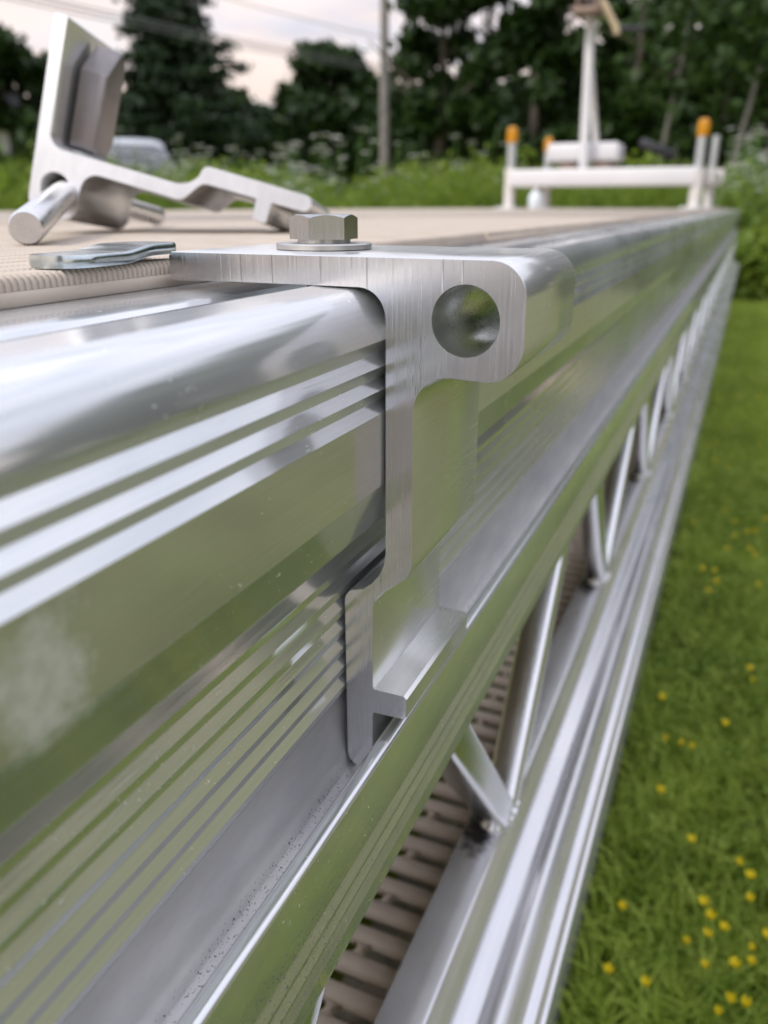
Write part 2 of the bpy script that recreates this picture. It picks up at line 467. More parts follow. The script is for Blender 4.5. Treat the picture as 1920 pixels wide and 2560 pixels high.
# truss webs: square bars with rounded corners, in V pairs welded to the chord
XW, NODE0, PER, HALF = -8.0, 0.168, 0.308, 0.106
def bar_mesh(y_a, z_a, y_b, z_b, w=16.5):
    bm = bmesh.new()
    r = w / 2; q = 3.0
    pr = arc(r - q, r - q, q, 0, 90, 3) + arc(-r + q, r - q, q, 90, 180, 3) + arc(-r + q, -r + q, q, 180, 270, 3) + arc(r - q, -r + q, q, 270, 360, 3)
    d = Vector((0, y_b - y_a, z_b - z_a)).normalized(); s = Vector((1, 0, 0)); n = d.cross(s)
    rings = []
    for p in ((y_a, z_a), (y_b, z_b)):
        o = Vector((XW / 1000, p[0], p[1]))
        rings.append([bm.verts.new(o + s * (a / 1000) + n * (b / 1000)) for a, b in pr])
    k = len(pr)
    for i in range(k): bm.faces.new((rings[0][i], rings[0][(i + 1) % k], rings[1][(i + 1) % k], rings[1][i]))
    bm.faces.new(rings[0]); bm.faces.new(rings[1])
    return finish(bm, 'web_bar', 40)
left_me = bar_mesh(-HALF, -0.152, 0.002, -0.284); right_me = bar_mesh(0.004, -0.286, HALF, -0.152)
left_me.materials.append(M_web); right_me.materials.append(M_web)
def bead_mesh():
    bm = bmesh.new(); rnd = random.Random(5)
    for k in range(16):
        a = k / 16 * 2 * PI
        # ripples round the foot of the bars, heavier on the outer side
        px = XW / 1000 + 0.0075 * math.cos(a); py = 0.004 + 0.016 * math.sin(a)
        bmesh.ops.create_icosphere(bm, subdivisions=2, radius=0.0030 + rnd.random() * 0.0008, matrix=Matrix.Translation((px, py, -0.2815)))
    me = finish(bm, 'weld_bead', 60); me.materials.append(M_weld); return me
bead_me = bead_mesh()
k0 = math.ceil((DOCK_Y0 + HALF - NODE0) / PER); k1 = math.floor((DOCK_Y1 - HALF - NODE0) / PER)
for k in range(k0, k1 + 1):
    for nm, me in (('truss_bar', left_me), ('truss_bar', right_me), ('weld_bead', bead_me)):
        o = bpy.data.objects.new(nm, me); COL.objects.link(o); o.parent = dock; o.location = (0, NODE0 + PER * k, 0)

# deck panels: fine half-round ribs across the dock on a slotted plate
DX1, DX0, DZ = -0.058, -1.802, 0.0042
PITCH = 0.00165
def ribs_arrays(x_hi, x_lo, y0, y1, base_z, top_z, pitch, nseg=5):
    """blocks of parallel ribs (along X) as one soup; rounded tops and rounded-down ends"""
    ny = int((y1 - y0) / pitch)
    ys = y0 + pitch * (np.arange(ny) + 0.5)
    r = pitch * 0.42
    ang = np.linspace(0, PI, nseg + 1)
    cy = -np.cos(ang) * r; cz = np.sin(ang) * r
    # cross-section: from base up the side, over the top, down
    sy = np.concatenate([[-r], cy, [r]]); sz = np.concatenate([[base_z], (top_z - r) + cz, [base_z]])
    xs = [x_lo, x_lo + 0.0008, x_hi - 0.0010, x_hi]
    drop = [0.0010, 0.0, 0.0, 0.0011]
    m = len(sy)
    V = np.zeros((ny, 4, m, 3), np.float32)
    for i, (x, dz) in enumerate(zip(xs, drop)):
        V[:, i, :, 0] = x
        V[:, i, :, 1] = ys[:, None] + sy[None]
        V[:, i, :, 2] = np.where(sz > base_z + 1e-9, np.maximum(sz - dz, base_z + 0.0002), sz)[None]
    base = (np.arange(ny) * 4 * m)[:, None]
    q = []
    for i in range(3):
        for j in range(m - 1):
            q.append([i * m + j, (i + 1) * m + j, (i + 1) * m + j + 1, i * m + j + 1])
    q = np.array(q)
    F = (base[:, :, None] + q[None]).reshape(-1, 4)
    caps = np.array([list(range(m)), list(range(4 * m - 1, 3 * m - 1, -1))])
    C_ = (base[:, :, None] + caps[None]).reshape(-1, m)
    return V.reshape(-1, 3), F, C_

def box_arrays(x0, x1, y0, y1, z0, z1):
    V = np.array([[x, y, zz] for x in (x0, x1) for y in (y0, y1) for zz in (z0, z1)], np.float32)
    F = np.array([[0, 1, 3, 2], [4, 6, 7, 5], [0, 4, 5, 1], [2, 3, 7, 6], [0, 2, 6, 4], [1, 5, 7, 3]])
    return V, F

def join_arrays(parts, name, smooth=False):
    Vs, flat, cnt, off = [], [], [], 0
    for V, fl in parts:
        Vs.append(V)
        for F in fl:
            flat.append((F + off).ravel()); cnt.append(np.full(len(F), F.shape[1]))
        off += len(V)
    me = mesh_np(name, np.concatenate(Vs), np.concatenate(flat), np.concatenate(cnt), smooth)
    return me

PB = [-0.95, -0.330, 0.270, 0.870, 1.47, 2.07, 2.67, 3.27, 3.87, 4.47, 5.07, 5.4]
for a, b in zip(PB[:-1], PB[1:]):
    y0, y1 = a + 0.002, b - 0.002
    parts = []
    V, F = box_arrays(DX0, DX1, y0, y1, -0.0018, 0.0010); parts.append((V, [F]))
    if -0.4 < a < 0.6:
        x = DX1 - 0.0002
        ya, yb = max(y0, -0.16), y1
        for row in range(44 if a < 0.2 else 30):
            w = 0.0082
            V, F, C_ = ribs_arrays(x, x - w, ya, yb, 0.0008, DZ, PITCH if row < 16 else PITCH * 2, 5 if row < 16 else 3)
            parts.append((V, [F, C_])); x -= w + 0.0022
        V, F = box_arrays(DX0, x, y0, y1, 0.0010, DZ - 0.0004); parts.append((V, [F]))
        if ya > y0:
            V, F = box_arrays(x, DX1 - 0.0008, y0, ya, 0.0010, DZ - 0.0004); parts.append((V, [F]))
    else:
        # far panels keep the rows of bars with slots between them
        nrow = int((y1 - y0) / 0.016)
        for j in range(nrow):
            ry = y0 + 0.016 * j
            V, F = box_arrays(DX0, DX1 - 0.0005, ry, ry + 0.0125, 0.0012, DZ - 0.0002); parts.append((V, [F]))
    me = join_arrays(parts, 'deck_panel')
    me.materials.append(M_tan)
    o = link('deck_panel', me, dock)

# ------------------------------------------------------------------ the section underneath
under = empty('dock_section', (0, 0, -0.30), 'lower dock section underneath, its brown slotted deck seen through the truss', 'dock')
def under_link(name, me, m):
    o = link(name, me, under, m); o.location = (0, 0, 0.30); return o
lower = [(-19.5, -303.0), (-19.0, -302.2), (3.0, -302.2), (7.0, -303.2), (10.5, -304.2), (12.8, -304.6), (14.0, -304.4), (15.2, -303.7), (18, -303.0), (21.2, -302.8)]
lower += [(22.2, -303.2), (25.6, -306.6), (26.1, -307.5), (28.6, -312.0), (29.4, -312.6), (33.6, -313.2), (34.3, -313.8), (35.2, -315.4), (35.8, -316.0), (37.6, -316.3), (38.0, -316.8), (38.0, -322)]
lower += [(22, -330), (20, -334), (20, -596), (-60, -598), (-60, -336), (-19.5, -334)]
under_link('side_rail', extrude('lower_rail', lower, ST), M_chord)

def slot_panel(y0, y1):
    """brown deck: bars along X; every other gap is broken by a round-ended bridge"""
    P16, SL, T, Z = 0.016, 0.0060, 0.003, -0.310
    parts = []
    n = int(round((y1 - y0) / P16))
    xl, xr = -0.66, -0.0205
    for j in range(n):
        ry = y0 + P16 * j
        # bar with bevelled top edges
        bw = P16 - SL
        for zz0, zz1, ins in ((Z - T, Z - 0.0008, 0.0), (Z - 0.0008, Z, 0.0008)):
            V, F = box_arrays(xl, xr, ry + ins, ry + bw - ins, zz0, zz1); 
            V = V.copy()
            parts.append((V, [F]))
        # bridges across the slot above this bar
        first = -0.0500 if j % 2 else -0.0985
        bx = first
        while bx > xl + 0.02:
            h = 0.0048; ns = 6
            ysl0, ysl1 = ry + bw, ry + P16
            r = SL / 2; yc = (ysl0 + ysl1) / 2
            pl = []
            for i in range(ns + 1):
                a = -PI / 2 + PI * i / ns
                pl.append((bx + h - 0.0 - math.cos(a) * r + r * 0.0, yc + math.sin(a) * r))
            for i in range(ns + 1):
                a = PI / 2 - PI * i / ns
                pl.append((bx - h + math.cos(a) * r, yc + math.sin(a) * r))
            m = len(pl)
            V = np.array([[x, y, Z - 0.0004] for x, y in pl] + [[x, y, Z - T] for x, y in pl], np.float32)
            top = np.array([list(range(m))]); sd = np.array([[i, (i + 1) % m, m + (i + 1) % m, m + i] for i in range(m)])
            parts.append((V, [top, sd])); bx -= 0.097
    return join_arrays(parts, 'slotted_panel')
LP = [-0.93, 0.026, 0.98, 1.94, 2.9, 3.86, 4.82, 5.38]
base_me = {}
for a, b in zip(LP[:-1], LP[1:]):
    nrows = int((b - a - 0.004) / 0.016)
    if nrows not in base_me:
        me = slot_panel(0.0, nrows * 0.016); me.materials.append(M_tan2); base_me[nrows] = me
    o = bpy.data.objects.new('deck_panel', base_me[nrows]); COL.objects.link(o); o.parent = under; o.location = (0, a, 0.30)

# ------------------------------------------------------------------ hinge brackets
def bracket_profile():
    p = [(-56, 0.3), (-56, 5.2), (-55.2, 6.1)]
    p += [(23.0, 6.1)] + arc(23.2, -1.4, 7.5, 90, 0, 10)[0:] + arc(22.8, -10.7, 8.0, 0, -88, 10)
    p += [(17.0, -18.45)] + arc(15.0, -26.6, 8.2, 88, 178, 9)
    p += [(7.0, -63.5)] + arc(1.0, -63.8, 6.0, -4, -52, 5) + [(1.0, -71.5), (-1.2, -73.2), (-2.7, -75.0), (-3.3, -77.5), (-3.4, -100.4), (-3.1, -101.1)]
    p += [(5.2, -101.1), (6.1, -101.9), (6.1, -107.3), (5.4, -108.2), (-3.1, -108.5), (-3.5, -109.2), (-3.6, -122.8)]
    p += arc(-7.4, -123.3, 3.8, 0, -180, 16)
    p += [(-11.2, -80.0)] + arc(-7.2, -77.0, 4.0, 180, 120, 5) + [(-6.0, -72.6), (-3.6, -70.6), (-1.6, -68.0), (-0.4, -65.0), (0.0, -62.0)]
    p += [(0.0, -6.5)] + arc(-6.4, -6.6, 6.3, 0, 88, 8) + [(-40, -0.25), (-55.2, -0.4)]
    return p
BP = bracket_profile()
GAP = 0.5
HOLE = arc(18.0, -6.25, 7.35, 0, 360 - 360 / 40, 39)

brk = empty('hinge_bracket', (0, 0, 0), 'aluminium hinge bracket bolted over the dock rail, with a round pin hole', 'bracket')
def split_caps(me, m_end, bore=None):
    """give the two sawn ends (faces looking along +-Y) their own material"""
    me.materials.append(m_end)
    for p in me.polygons:
        if abs(p.normal.y) > 0.95: p.material_index = 1
    if bore:
        me.materials.append(M_bore)
        for p in me.polygons:
            c = p.center
            if p.material_index == 0 and (c.x - bore[0]) ** 2 + (c.z - bore[1]) ** 2 < 0.0078 ** 2: p.material_index = 2
me = extrude('bracket_body', [(x + GAP, zz + 0.35) for x, zz in BP], [0.0, 0.05], holes=[[(x + GAP, zz + 0.35) for x, zz in HOLE]], bevel=0.25)
bb = link('bracket_body', me, brk, M_brk); split_caps(me, M_cut, ((18.0 + GAP) / 1000, (-6.25 + 0.35) / 1000))

BX, BY, BZ = -0.0270, 0.0250, 0.0065
bolt = empty('hex_bolt', (BX, BY, BZ), 'steel hex bolt with a flat washer, standing on the bracket top plate', 'bolt')
bm = bmesh.new(); lathe_bm(bm, [(0.0050, 0), (0.0116, 0), (0.0119, 0.0002), (0.0119, 0.0012), (0.0116, 0.0015), (0.0050, 0.0015)], 64)
ws = link('washer', finish(bm, 'washer', 35), bolt, M_wash)
bm = bmesh.new()
ap, z0, z1 = 0.00735, 0.0024, 0.0081
ph0 = math.radians(-57)
seg = 72; c0_, c1_, c2_ = [], [], []
for k in range(seg):
    a = ph0 + 2 * PI * k / seg
    rel = ((a - ph0 + PI / 6) % (PI / 3)) - PI / 6
    r = ap / math.cos(rel)
    zt = z1 - max(0, (r - ap * 0.97)) * 0.62
    c0_.append(bm.verts.new((r * math.cos(a), r * math.sin(a), z0)))
    c1_.append(bm.verts.new((r * math.cos(a), r * math.sin(a), zt)))
    c2_.append(bm.verts.new((ap * 0.95 * math.cos(a), ap * 0.95 * math.sin(a), z1)))
for k in range(seg):
    k2 = (k + 1) % seg
    bm.faces.new((c0_[k], c0_[k2], c1_[k2], c1_[k])); bm.faces.new((c1_[k], c1_[k2], c2_[k2], c2_[k]))
bm.faces.new(c2_); bm.faces.new(c0_[::-1])
hd = link('bolt_head', finish(bm, 'bolt_head', 22), bolt, M_bolt)
bm = bmesh.new(); lathe_bm(bm, [(0, -0.012), (0.0047, -0.012), (0.0047, 0.0014), (0.0066, 0.0015), (0.0066, 0.0025), (0, 0.0025)], 40)
sk = link('bolt_shank', finish(bm, 'bolt_shank', 30), bolt, M_bolt)

# the loose bracket lying on the deck: same extrusion, end for end
LR = Matrix(((0.918635, -0.3287, 0.21924, -0.238589), (0.293703, 0.93926, 0.177562, 0.152264), (-0.264288, -0.098723, 0.959378, 0.0432), (0, 0, 0, 1)))
LOOSE = [(-zz, -x) for x, zz in BP]            # (along the leg, up the plate)
LHOLE = [(-zz, -x) for x, zz in HOLE]
loose = empty('hinge_bracket', (0, 0, 0), 'loose hinge bracket lying on the tan deck, a pin through it', 'bracket', mat=LR)
LL = 0.064
me = extrude('bracket_body', LOOSE, [0.0, LL], holes=[LHOLE], bevel=0.3)
o = link('bracket_body', me, loose, M_brk); split_caps(me, M_cut2)
# bent pin: straight through the boss, then bent down on to the deck in front
LRi = LR.inverted()
hc = Vector((0.00625, 0, -0.018))
def dep_pt(px, py, dep):
    v = np.array([(px - 960) / FPX, (1280 - py) / FPX, -1.0]) * dep
    return Vector(CAM + RW.T @ v)
pf = LRi @ Vector((-0.1483, 0.0462, 0.0098))
pm = hc + Vector((0, 0.012, 0)); d1 = (pf - pm).normalized()
pts = [hc + Vector((0, 0.140, 0)), hc + Vector((0, 0.1385, 0)), hc + Vector((0, 0.03, 0)), hc + Vector((0, 0.020, 0)), pm + d1 * 0.002, pm + d1 * 0.012, (pm + pf) / 2, pf - d1 * 0.0012, pf]
bm = bmesh.new(); tube_bm(bm, pts, [0.0052, 0.0057] + [0.0057] * (len(pts) - 3) + [0.0050], 28)
o = link('hinge_pin', finish(bm, 'hinge_pin', 35), loose, M_pin)
# clamp block bolted against the upright plate
blk = [(14, 4), (14, 38), (26, 51.5), (29, 51.5), (33, 46), (33, 9), (28, 2.5), (17, 2)]
bm = bmesh.new()
ra = [bm.verts.new((0.0030, a / 1000, b / 1000)) for a, b in blk]
rb = [bm.verts.new((0.0150, a / 1000, b / 1000)) for a, b in blk]
rc = [bm.verts.new((0.0162, (23 + (a - 23) * 0.95) / 1000, (27 + (b - 27) * 0.95) / 1000)) for a, b in blk]
n = len(blk)
for p_, q_ in ((ra, rb), (rb, rc)):
    for i in range(n): bm.faces.new((p_[i], p_[(i + 1) % n], q_[(i + 1) % n], q_[i]))
bm.faces.new(ra[::-1]); bm.faces.new(rc)
bmesh.ops.bevel(bm, geom=list(bm.edges), offset=0.0005, segments=2, affect='EDGES', profile=0.5)
o = link('clamp_block', finish(bm, 'clamp_block', 30), loose, M_block)

# ------------------------------------------------------------------ zinc tab lying on the deck
def tab_mesh():
    # bar with a round end, joggled along its length; local x = along, y = across, z = up
    n = 40; L = 0.042; Wd = 0.0150; T = 0.0026
    bm = bmesh.new(); rows = []
    for i in range(n + 1):
        s = i / n; x = L * s
        w = Wd / 2
        if x < w: w = math.sqrt(max(1e-9, w * w - (w - x) ** 2))
        if L - x < 0.004: w *= math.sqrt(max(0.02, 1 - ((0.004 - (L - x)) / 0.0045) ** 2))
        t = min(1, max(0, (s - 0.42) / 0.30)); j = t * t * (3 - 2 * t)
        zc = 0.0001 + 0.0012 * j
        row = []
        for a, b in ((-1, 0.25), (-1, 0.75), (-0.94, 1), (-0.5, 1.0), (0, 1.0), (0.5, 1.0), (0.94, 1), (1, 0.75), (1, 0.25), (0.94, 0), (0, 0), (-0.94, 0)):
            row.append(bm.verts.new((x, w * a, zc + T * b)))
        rows.append(row)
    m = len(rows[0])
    for a, b in zip(rows[:-1], rows[1:]):
        for k in range(m): bm.faces.new((a[k], a[(k + 1) % m], b[(k + 1) % m], b[k]))
    bm.faces.new(rows[0][::-1]); bm.faces.new(rows[-1])
    return finish(bm, 'metal_tab', 50)
tb = link('metal_tab', tab_mesh(), None, M_zinc)
tag(tb, 'shiny blue zinc plated metal tab with a round end lying on the deck ribs', 'metal tab')
TA, TB = Vector((-0.0622, -0.0322, 0.0043)), Vector((-0.0662, 0.0090, 0.0043))
dv = (TB - TA); tb.location = TA; tb.rotation_euler = (0, 0, math.atan2(dv.y, dv.x))

# ------------------------------------------------------------------ directions over the land
GZ = -0.60
CX, CY, CZ = CAM
def hdir(px):
    v = RW.T @ np.array([px - 960.0, 1280.0 - VY, -FPX]); h = np.array([v[0], v[1]]); return h / np.linalg.norm(h)
def place(px, dist):
    h = hdir(px); return CX + h[0] * dist, CY + h[1] * dist
def height_at(px, py, dist):
    v = RW.T @ np.array([px - 960.0, 1280.0 - py, -FPX]); return CZ + v[2] / math.hypot(v[0], v[1]) * dist

# ------------------------------------------------------------------ winch frame on the far end of the dock
FY = 4.5
frame = empty('winch_frame', (-0.9, FY, DZ), 'pale metal winch frame with orange capped posts on the far end of the dock', 'frame')
def fr(name, bm, m, angle=35, parent=None):
    o = link(name, finish(bm, name, angle), parent or frame, m)
    if parent is None: o.matrix_parent_inverse = Matrix.Translation((0.9, -FY, -DZ))
    else: o.matrix_parent_inverse = parent.matrix_world.inverted()
    return o
def at_y(px, py, y):
    v = RW.T @ np.array([px - 960.0, 1280.0 - py, -FPX]); t = (y - CY) / v[1]
    return CX + v[0] * t, CZ + v[2] * t
M_grey = diffuse('grey_paint', (0.60, 0.57, 0.55), (0.66, 0.63, 0.60), 3, 0.5)
M_white = diffuse('white_paint', (0.60, 0.59, 0.61), (0.68, 0.67, 0.69), 3, 0.4)
M_amber = diffuse('amber_plastic', (0.45, 0.19, 0.008), (0.58, 0.26, 0.012), 30, 0.25)
M_rust = diffuse('rusty_steel', (0.20, 0.13, 0.10), (0.32, 0.24, 0.20), 20, 0.6)
M_black = diffuse('black_plastic', (0.015, 0.015, 0.018), (0.03, 0.03, 0.035), 10, 0.5)
M_wood = diffuse('yellow_wood', (0.34, 0.27, 0.17), (0.46, 0.37, 0.24), 12, 0.5)
def post(px, py_top, y, py_socket, rad, cap=True):
    rad *= 0.66
    x, zt = at_y(px, py_top, y); zs = at_y(px, py_socket, y)[1]
    bm = bmesh.new(); tube_bm(bm, [(x, y, zs - 0.02), (x, y, zt - (0.03 if cap else 0))], rad, 20)
    po = fr('post', bm, M_galv)
    bm = bmesh.new(); tube_bm(bm, [(x, y, DZ), (x, y, zs)], rad * 1.25, 20)
    fr('socket', bm, M_grey, 35, None)
    bm = bmesh.new(); box_bm(bm, (x, y, DZ + 0.004), (0.13, 0.13, 0.008), bev=0.002); fr('foot_plate', bm, M_galv)
    if cap:
        bm = bmesh.new(); lathe_bm(bm, [(0, 0), (rad * 1.15, 0), (rad * 1.25, 0.006), (rad * 1.25, 0.052), (rad * 1.1, 0.070), (rad * 0.6, 0.080), (0, 0.083)], 24, Matrix.Translation((x, y, zt - 0.070)))
        fr('reflector_cap', bm, M_amber)
    return x, zs
xl, zs1 = post(1282, 322, FY, 420, 0.036)
xr, zs2 = post(1762, 302, FY, 420, 0.036)
xm, _ = post(1373, 348, FY + 0.75, 430, 0.034)
x4, _ = post(1792, 338, FY + 0.35, 425, 0.030, cap=False)
zt = at_y(1500, 421, FY)[1]; zb2 = at_y(1500, 466, FY)[1]
bm = bmesh.new(); box_bm(bm, ((xl + xr) / 2, FY, (zt + zb2) / 2), (xr - xl, 0.08, zt - zb2), bev=0.012); fr('crossbeam', bm, M_white)
bm = bmesh.new(); box_bm(bm, ((xm + x4) / 2, FY + 0.75, (zt + zb2) / 2 + 0.015), (x4 - xm + 0.1, 0.08, zt - zb2), bev=0.012); fr('crossbeam', bm, M_grey)
for xx in (xl, x4):
    bm = bmesh.new(); box_bm(bm, (xx, FY + 0.40, (zt + zb2) / 2), (0.06, 0.66, 0.08), bev=0.01); fr('side_beam', bm, M_grey)
bx0, bz1 = at_y(1378, 362, FY + 0.3); bx1, bz0 = at_y(1550, 404, FY + 0.3)
bm = bmesh.new(); box_bm(bm, ((bx0 + bx1) / 2, FY + 0.32, (bz0 + bz1) / 2), (bx1 - bx0, 0.24, bz1 - bz0), bev=0.015); fr('equipment_box', bm, M_white)
for f_ in (0.30, 0.78):
    bm = bmesh.new(); box_bm(bm, (bx0 + (bx1 - bx0) * f_, FY + 0.32, (bz0 + zt) / 2), (0.09, 0.2, bz0 - zt + 0.02), bev=0.004); fr('box_foot', bm, M_rust)
mx0, mz0 = at_y(1459, 405, FY + 0.12); mx1, mz1 = at_y(1476, 8, FY + 0.12)
bm = bmesh.new(); tube_bm(bm, [(mx0, FY + 0.12, zt), (mx1, FY + 0.12, mz1 + 0.25)], 0.025, 24); mast = fr('mast', bm, M_white)
ax0, az0 = at_y(1495, 370, FY + 0.4); ax1, az1 = at_y(1478, 180, FY + 0.2)
bm = bmesh.new(); tube_bm(bm, [(ax0, FY + 0.42, az0 - 0.08), (ax1, FY + 0.2, az1)], 0.017, 14); fr('brace', bm, M_grey)
# winch head: plates, drum and crank handle
wx0, wz0 = at_y(1434, 36, FY); wx1, wz1 = at_y(1507, -40, FY)
bm = bmesh.new()
for xx in (wx0 + 0.02, wx1 - 0.02): box_bm(bm, (xx, FY + 0.04, (wz0 + wz1) / 2), (0.012, 0.15, wz1 - wz0), bev=0.002)
box_bm(bm, ((wx0 + wx1) / 2, FY + 0.04, wz0 + 0.012), (wx1 - wx0, 0.17, 0.024), bev=0.003)
fr('winch_housing', bm, M_rust)
bm = bmesh.new(); tube_bm(bm, [(wx0 + 0.03, FY + 0.04, wz0 + 0.11), (wx1 - 0.03, FY + 0.04, wz0 + 0.11)], 0.06, 20); fr('winch_drum', bm, M_galv)
hx0, hz0 = at_y(1512, 12, FY); hx1, hz1 = at_y(1542, 74, FY)
bm = bmesh.new(); tube_bm(bm, [(wx1, FY, hz0 + 0.02), (hx0, FY, hz0), (hx1, FY, hz1), (hx1 + 0.005, FY, hz1 - 0.02)], 0.017, 12); ch = fr('crank_handle', bm, M_wood)
gx1, gz1 = at_y(1608, 68, FY)
bm = bmesh.new(); tube_bm(bm, [(hx1, FY, gz1), (gx1, FY + 0.02, gz1)], 0.014, 12); fr('crank_grip', bm, M_black)
# a dark hose reel lying against the beam and a pump bottle hanging below it
tx, tz = at_y(1640, 385, FY + 0.5)
bm = bmesh.new(); lathe_bm(bm, [(0.03, 0), (0.10, 0.0), (0.115, 0.015), (0.115, 0.035), (0.10, 0.05), (0.03, 0.05)], 28, Matrix.Translation((tx, FY + 0.5, tz)) @ Matrix.Rotation(math.radians(22), 4, 'Y'))
fr('cable_reel', bm, M_black)
cx_, cz_ = at_y(1337, 512, FY - 0.35)
jugs = 0.72
M_clear = diffuse('clear_plastic', (0.60, 0.68, 0.74), (0.75, 0.80, 0.84), 20, 0.15)
jug = empty('plastic_jug', (cx_, FY - 0.35, DZ), 'small clear plastic jug standing on the deck under the winch frame', 'jug')
bm = bmesh.new(); lathe_bm(bm, [(0, 0), (0.042, 0), (0.046, 0.006), (0.047, 0.075), (0.040, 0.095), (0.020, 0.112), (0.017, 0.12), (0, 0.12)], 24)
jug.scale = (jugs,) * 3
link('jug_body', finish(bm, 'jug_body', 35), jug, M_clear)
bm = bmesh.new(); lathe_bm(bm, [(0, 0.12), (0.019, 0.12), (0.019, 0.138), (0, 0.138)], 20)
link('jug_cap', finish(bm, 'jug_cap', 35), jug, M_white)

# ------------------------------------------------------------------ ground
def ground_mat():
    m, t, b = new_mat('lawn_soil')
    co = N(t, 'ShaderNodeTexCoord').outputs['Object']
    f = maprange(t, noise(t, co, 5, (1, 1, 1), 6, 0.65), 0.33, 0.67, 0, 1)
    g = maprange(t, noise(t, co, 0.35, (1, 1, 1), 3, 0.6), 0.35, 0.65, 0, 1)
    c = mixcol(t, f, (0.095, 0.150, 0.020), (0.210, 0.290, 0.038))
    c = mixcol(t, math_(t, 'MULTIPLY', g, 0.55), c, (0.190, 0.220, 0.022))
    so_ = maprange(t, noise(t, co, 9, (1, 1, 1), 5, 0.7), 0.66, 0.74, 0, 0.6)
    c = mixcol(t, so_, c, (0.10, 0.065, 0.035))
    sx = N(t, 'ShaderNodeSeparateXYZ'); t.links.new(co, sx.inputs[0])
    dry = maprange(t, math_(t, 'ADD', sx.outputs[0], maprange(t, noise(t, co, 1.2, (1, 1, 1), 4, 0.6), 0.3, 0.7, -0.2, 0.2)), 0.3, 0.7, 0, 0.85)
    c = mixcol(t, dry, c, mixcol(t, f, (0.125, 0.125, 0.055), (0.235, 0.235, 0.105)))
    t.links.new(c, b.inputs['Base Color']); b.inputs['Roughness'].default_value = 0.85
    b.inputs['Specular IOR Level'].default_value = 0.15
    bump(t, b, noise(t, co, 40, (1, 1, 1), 5, 0.7), 0.8, 0.02)
    return m
gm_ = bpy.data.meshes.new('ground')
gm_.from_pydata([(-300, -300, GZ), (300, -300, GZ), (300, 300, GZ), (-300, 300, GZ)], [], [(0, 1, 2, 3)])
gr = link('ground', gm_, None, ground_mat()); tag(gr, kind='structure')
M_unseen_gravel = diffuse('unseen_gravel', (0.20, 0.155, 0.15), (0.31, 0.25, 0.24), 18, 0.9, 6, 0.01, 120)
pm_ = bpy.data.meshes.new('unseen_drive')
pm_.from_pydata([(-3.5, -9, GZ + 0.004), (1.1, -9, GZ + 0.004), (1.0, -0.98, GZ + 0.004), (-3.5, -0.98, GZ + 0.004)], [], [(0, 1, 2, 3)])
tag(link('unseen_gravel_drive', pm_, None, M_unseen_gravel), kind='structure')  # unseen drive, added so the sawn bracket face mirrors its mauve grey

# ------------------------------------------------------------------ grass
def leaf_mat(name, c0, c1, c2, scale, trans=0.35, nscale=(1, 1, 1), dry=None):
    m, t, b = new_mat(name)
    co = N(t, 'ShaderNodeTexCoord').outputs['Object']
    f = maprange(t, noise(t, co, scale, nscale, 3, 0.6), 0.33, 0.67, 0, 1)
    g = maprange(t, noise(t, co, scale * 9, nscale, 2, 0.6), 0.35, 0.7, 0, 0.8)
    c = mixcol(t, g, mixcol(t, f, c0, c1), c2)
    if dry:
        # the lawn gets drier and browner away from the dock
        sx = N(t, 'ShaderNodeSeparateXYZ'); t.links.new(co, sx.inputs[0])
        w = math_(t, 'ADD', sx.outputs[0], maprange(t, noise(t, co, 1.6, (1, 1, 1), 4, 0.6), 0.3, 0.7, -0.15, 0.15))
        c = mixcol(t, maprange(t, w, 0.30, 0.62, 0, 0.85), c, mixcol(t, f, *dry))
    t.links.new(c, b.inputs['Base Color']); b.inputs['Roughness'].default_value = 0.5
    b.inputs['Specular IOR Level'].default_value = 0.3
    tl = N(t, 'ShaderNodeBsdfTranslucent'); t.links.new(c, tl.inputs[0])
    x = N(t, 'ShaderNodeMixShader'); x.inputs[0].default_value = trans
    t.links.new(b.outputs[0], x.inputs[1]); t.links.new(tl.outputs[0], x.inputs[2])
    t.links.new(x.outputs[0], t.nodes['Material Output'].inputs[0])
    return m
M_grass = leaf_mat('grass_blade', (0.140, 0.232, 0.028), (0.345, 0.475, 0.065), (0.510, 0.600, 0.120), 4.5, 0.45, dry=((0.22, 0.22, 0.105), (0.40, 0.385, 0.20)))
M_meadow = leaf_mat('meadow_stem', (0.070, 0.140, 0.014), (0.180, 0.270, 0.028), (0.270, 0.340, 0.055), 0.9, 0.45)
rng = np.random.default_rng(11)
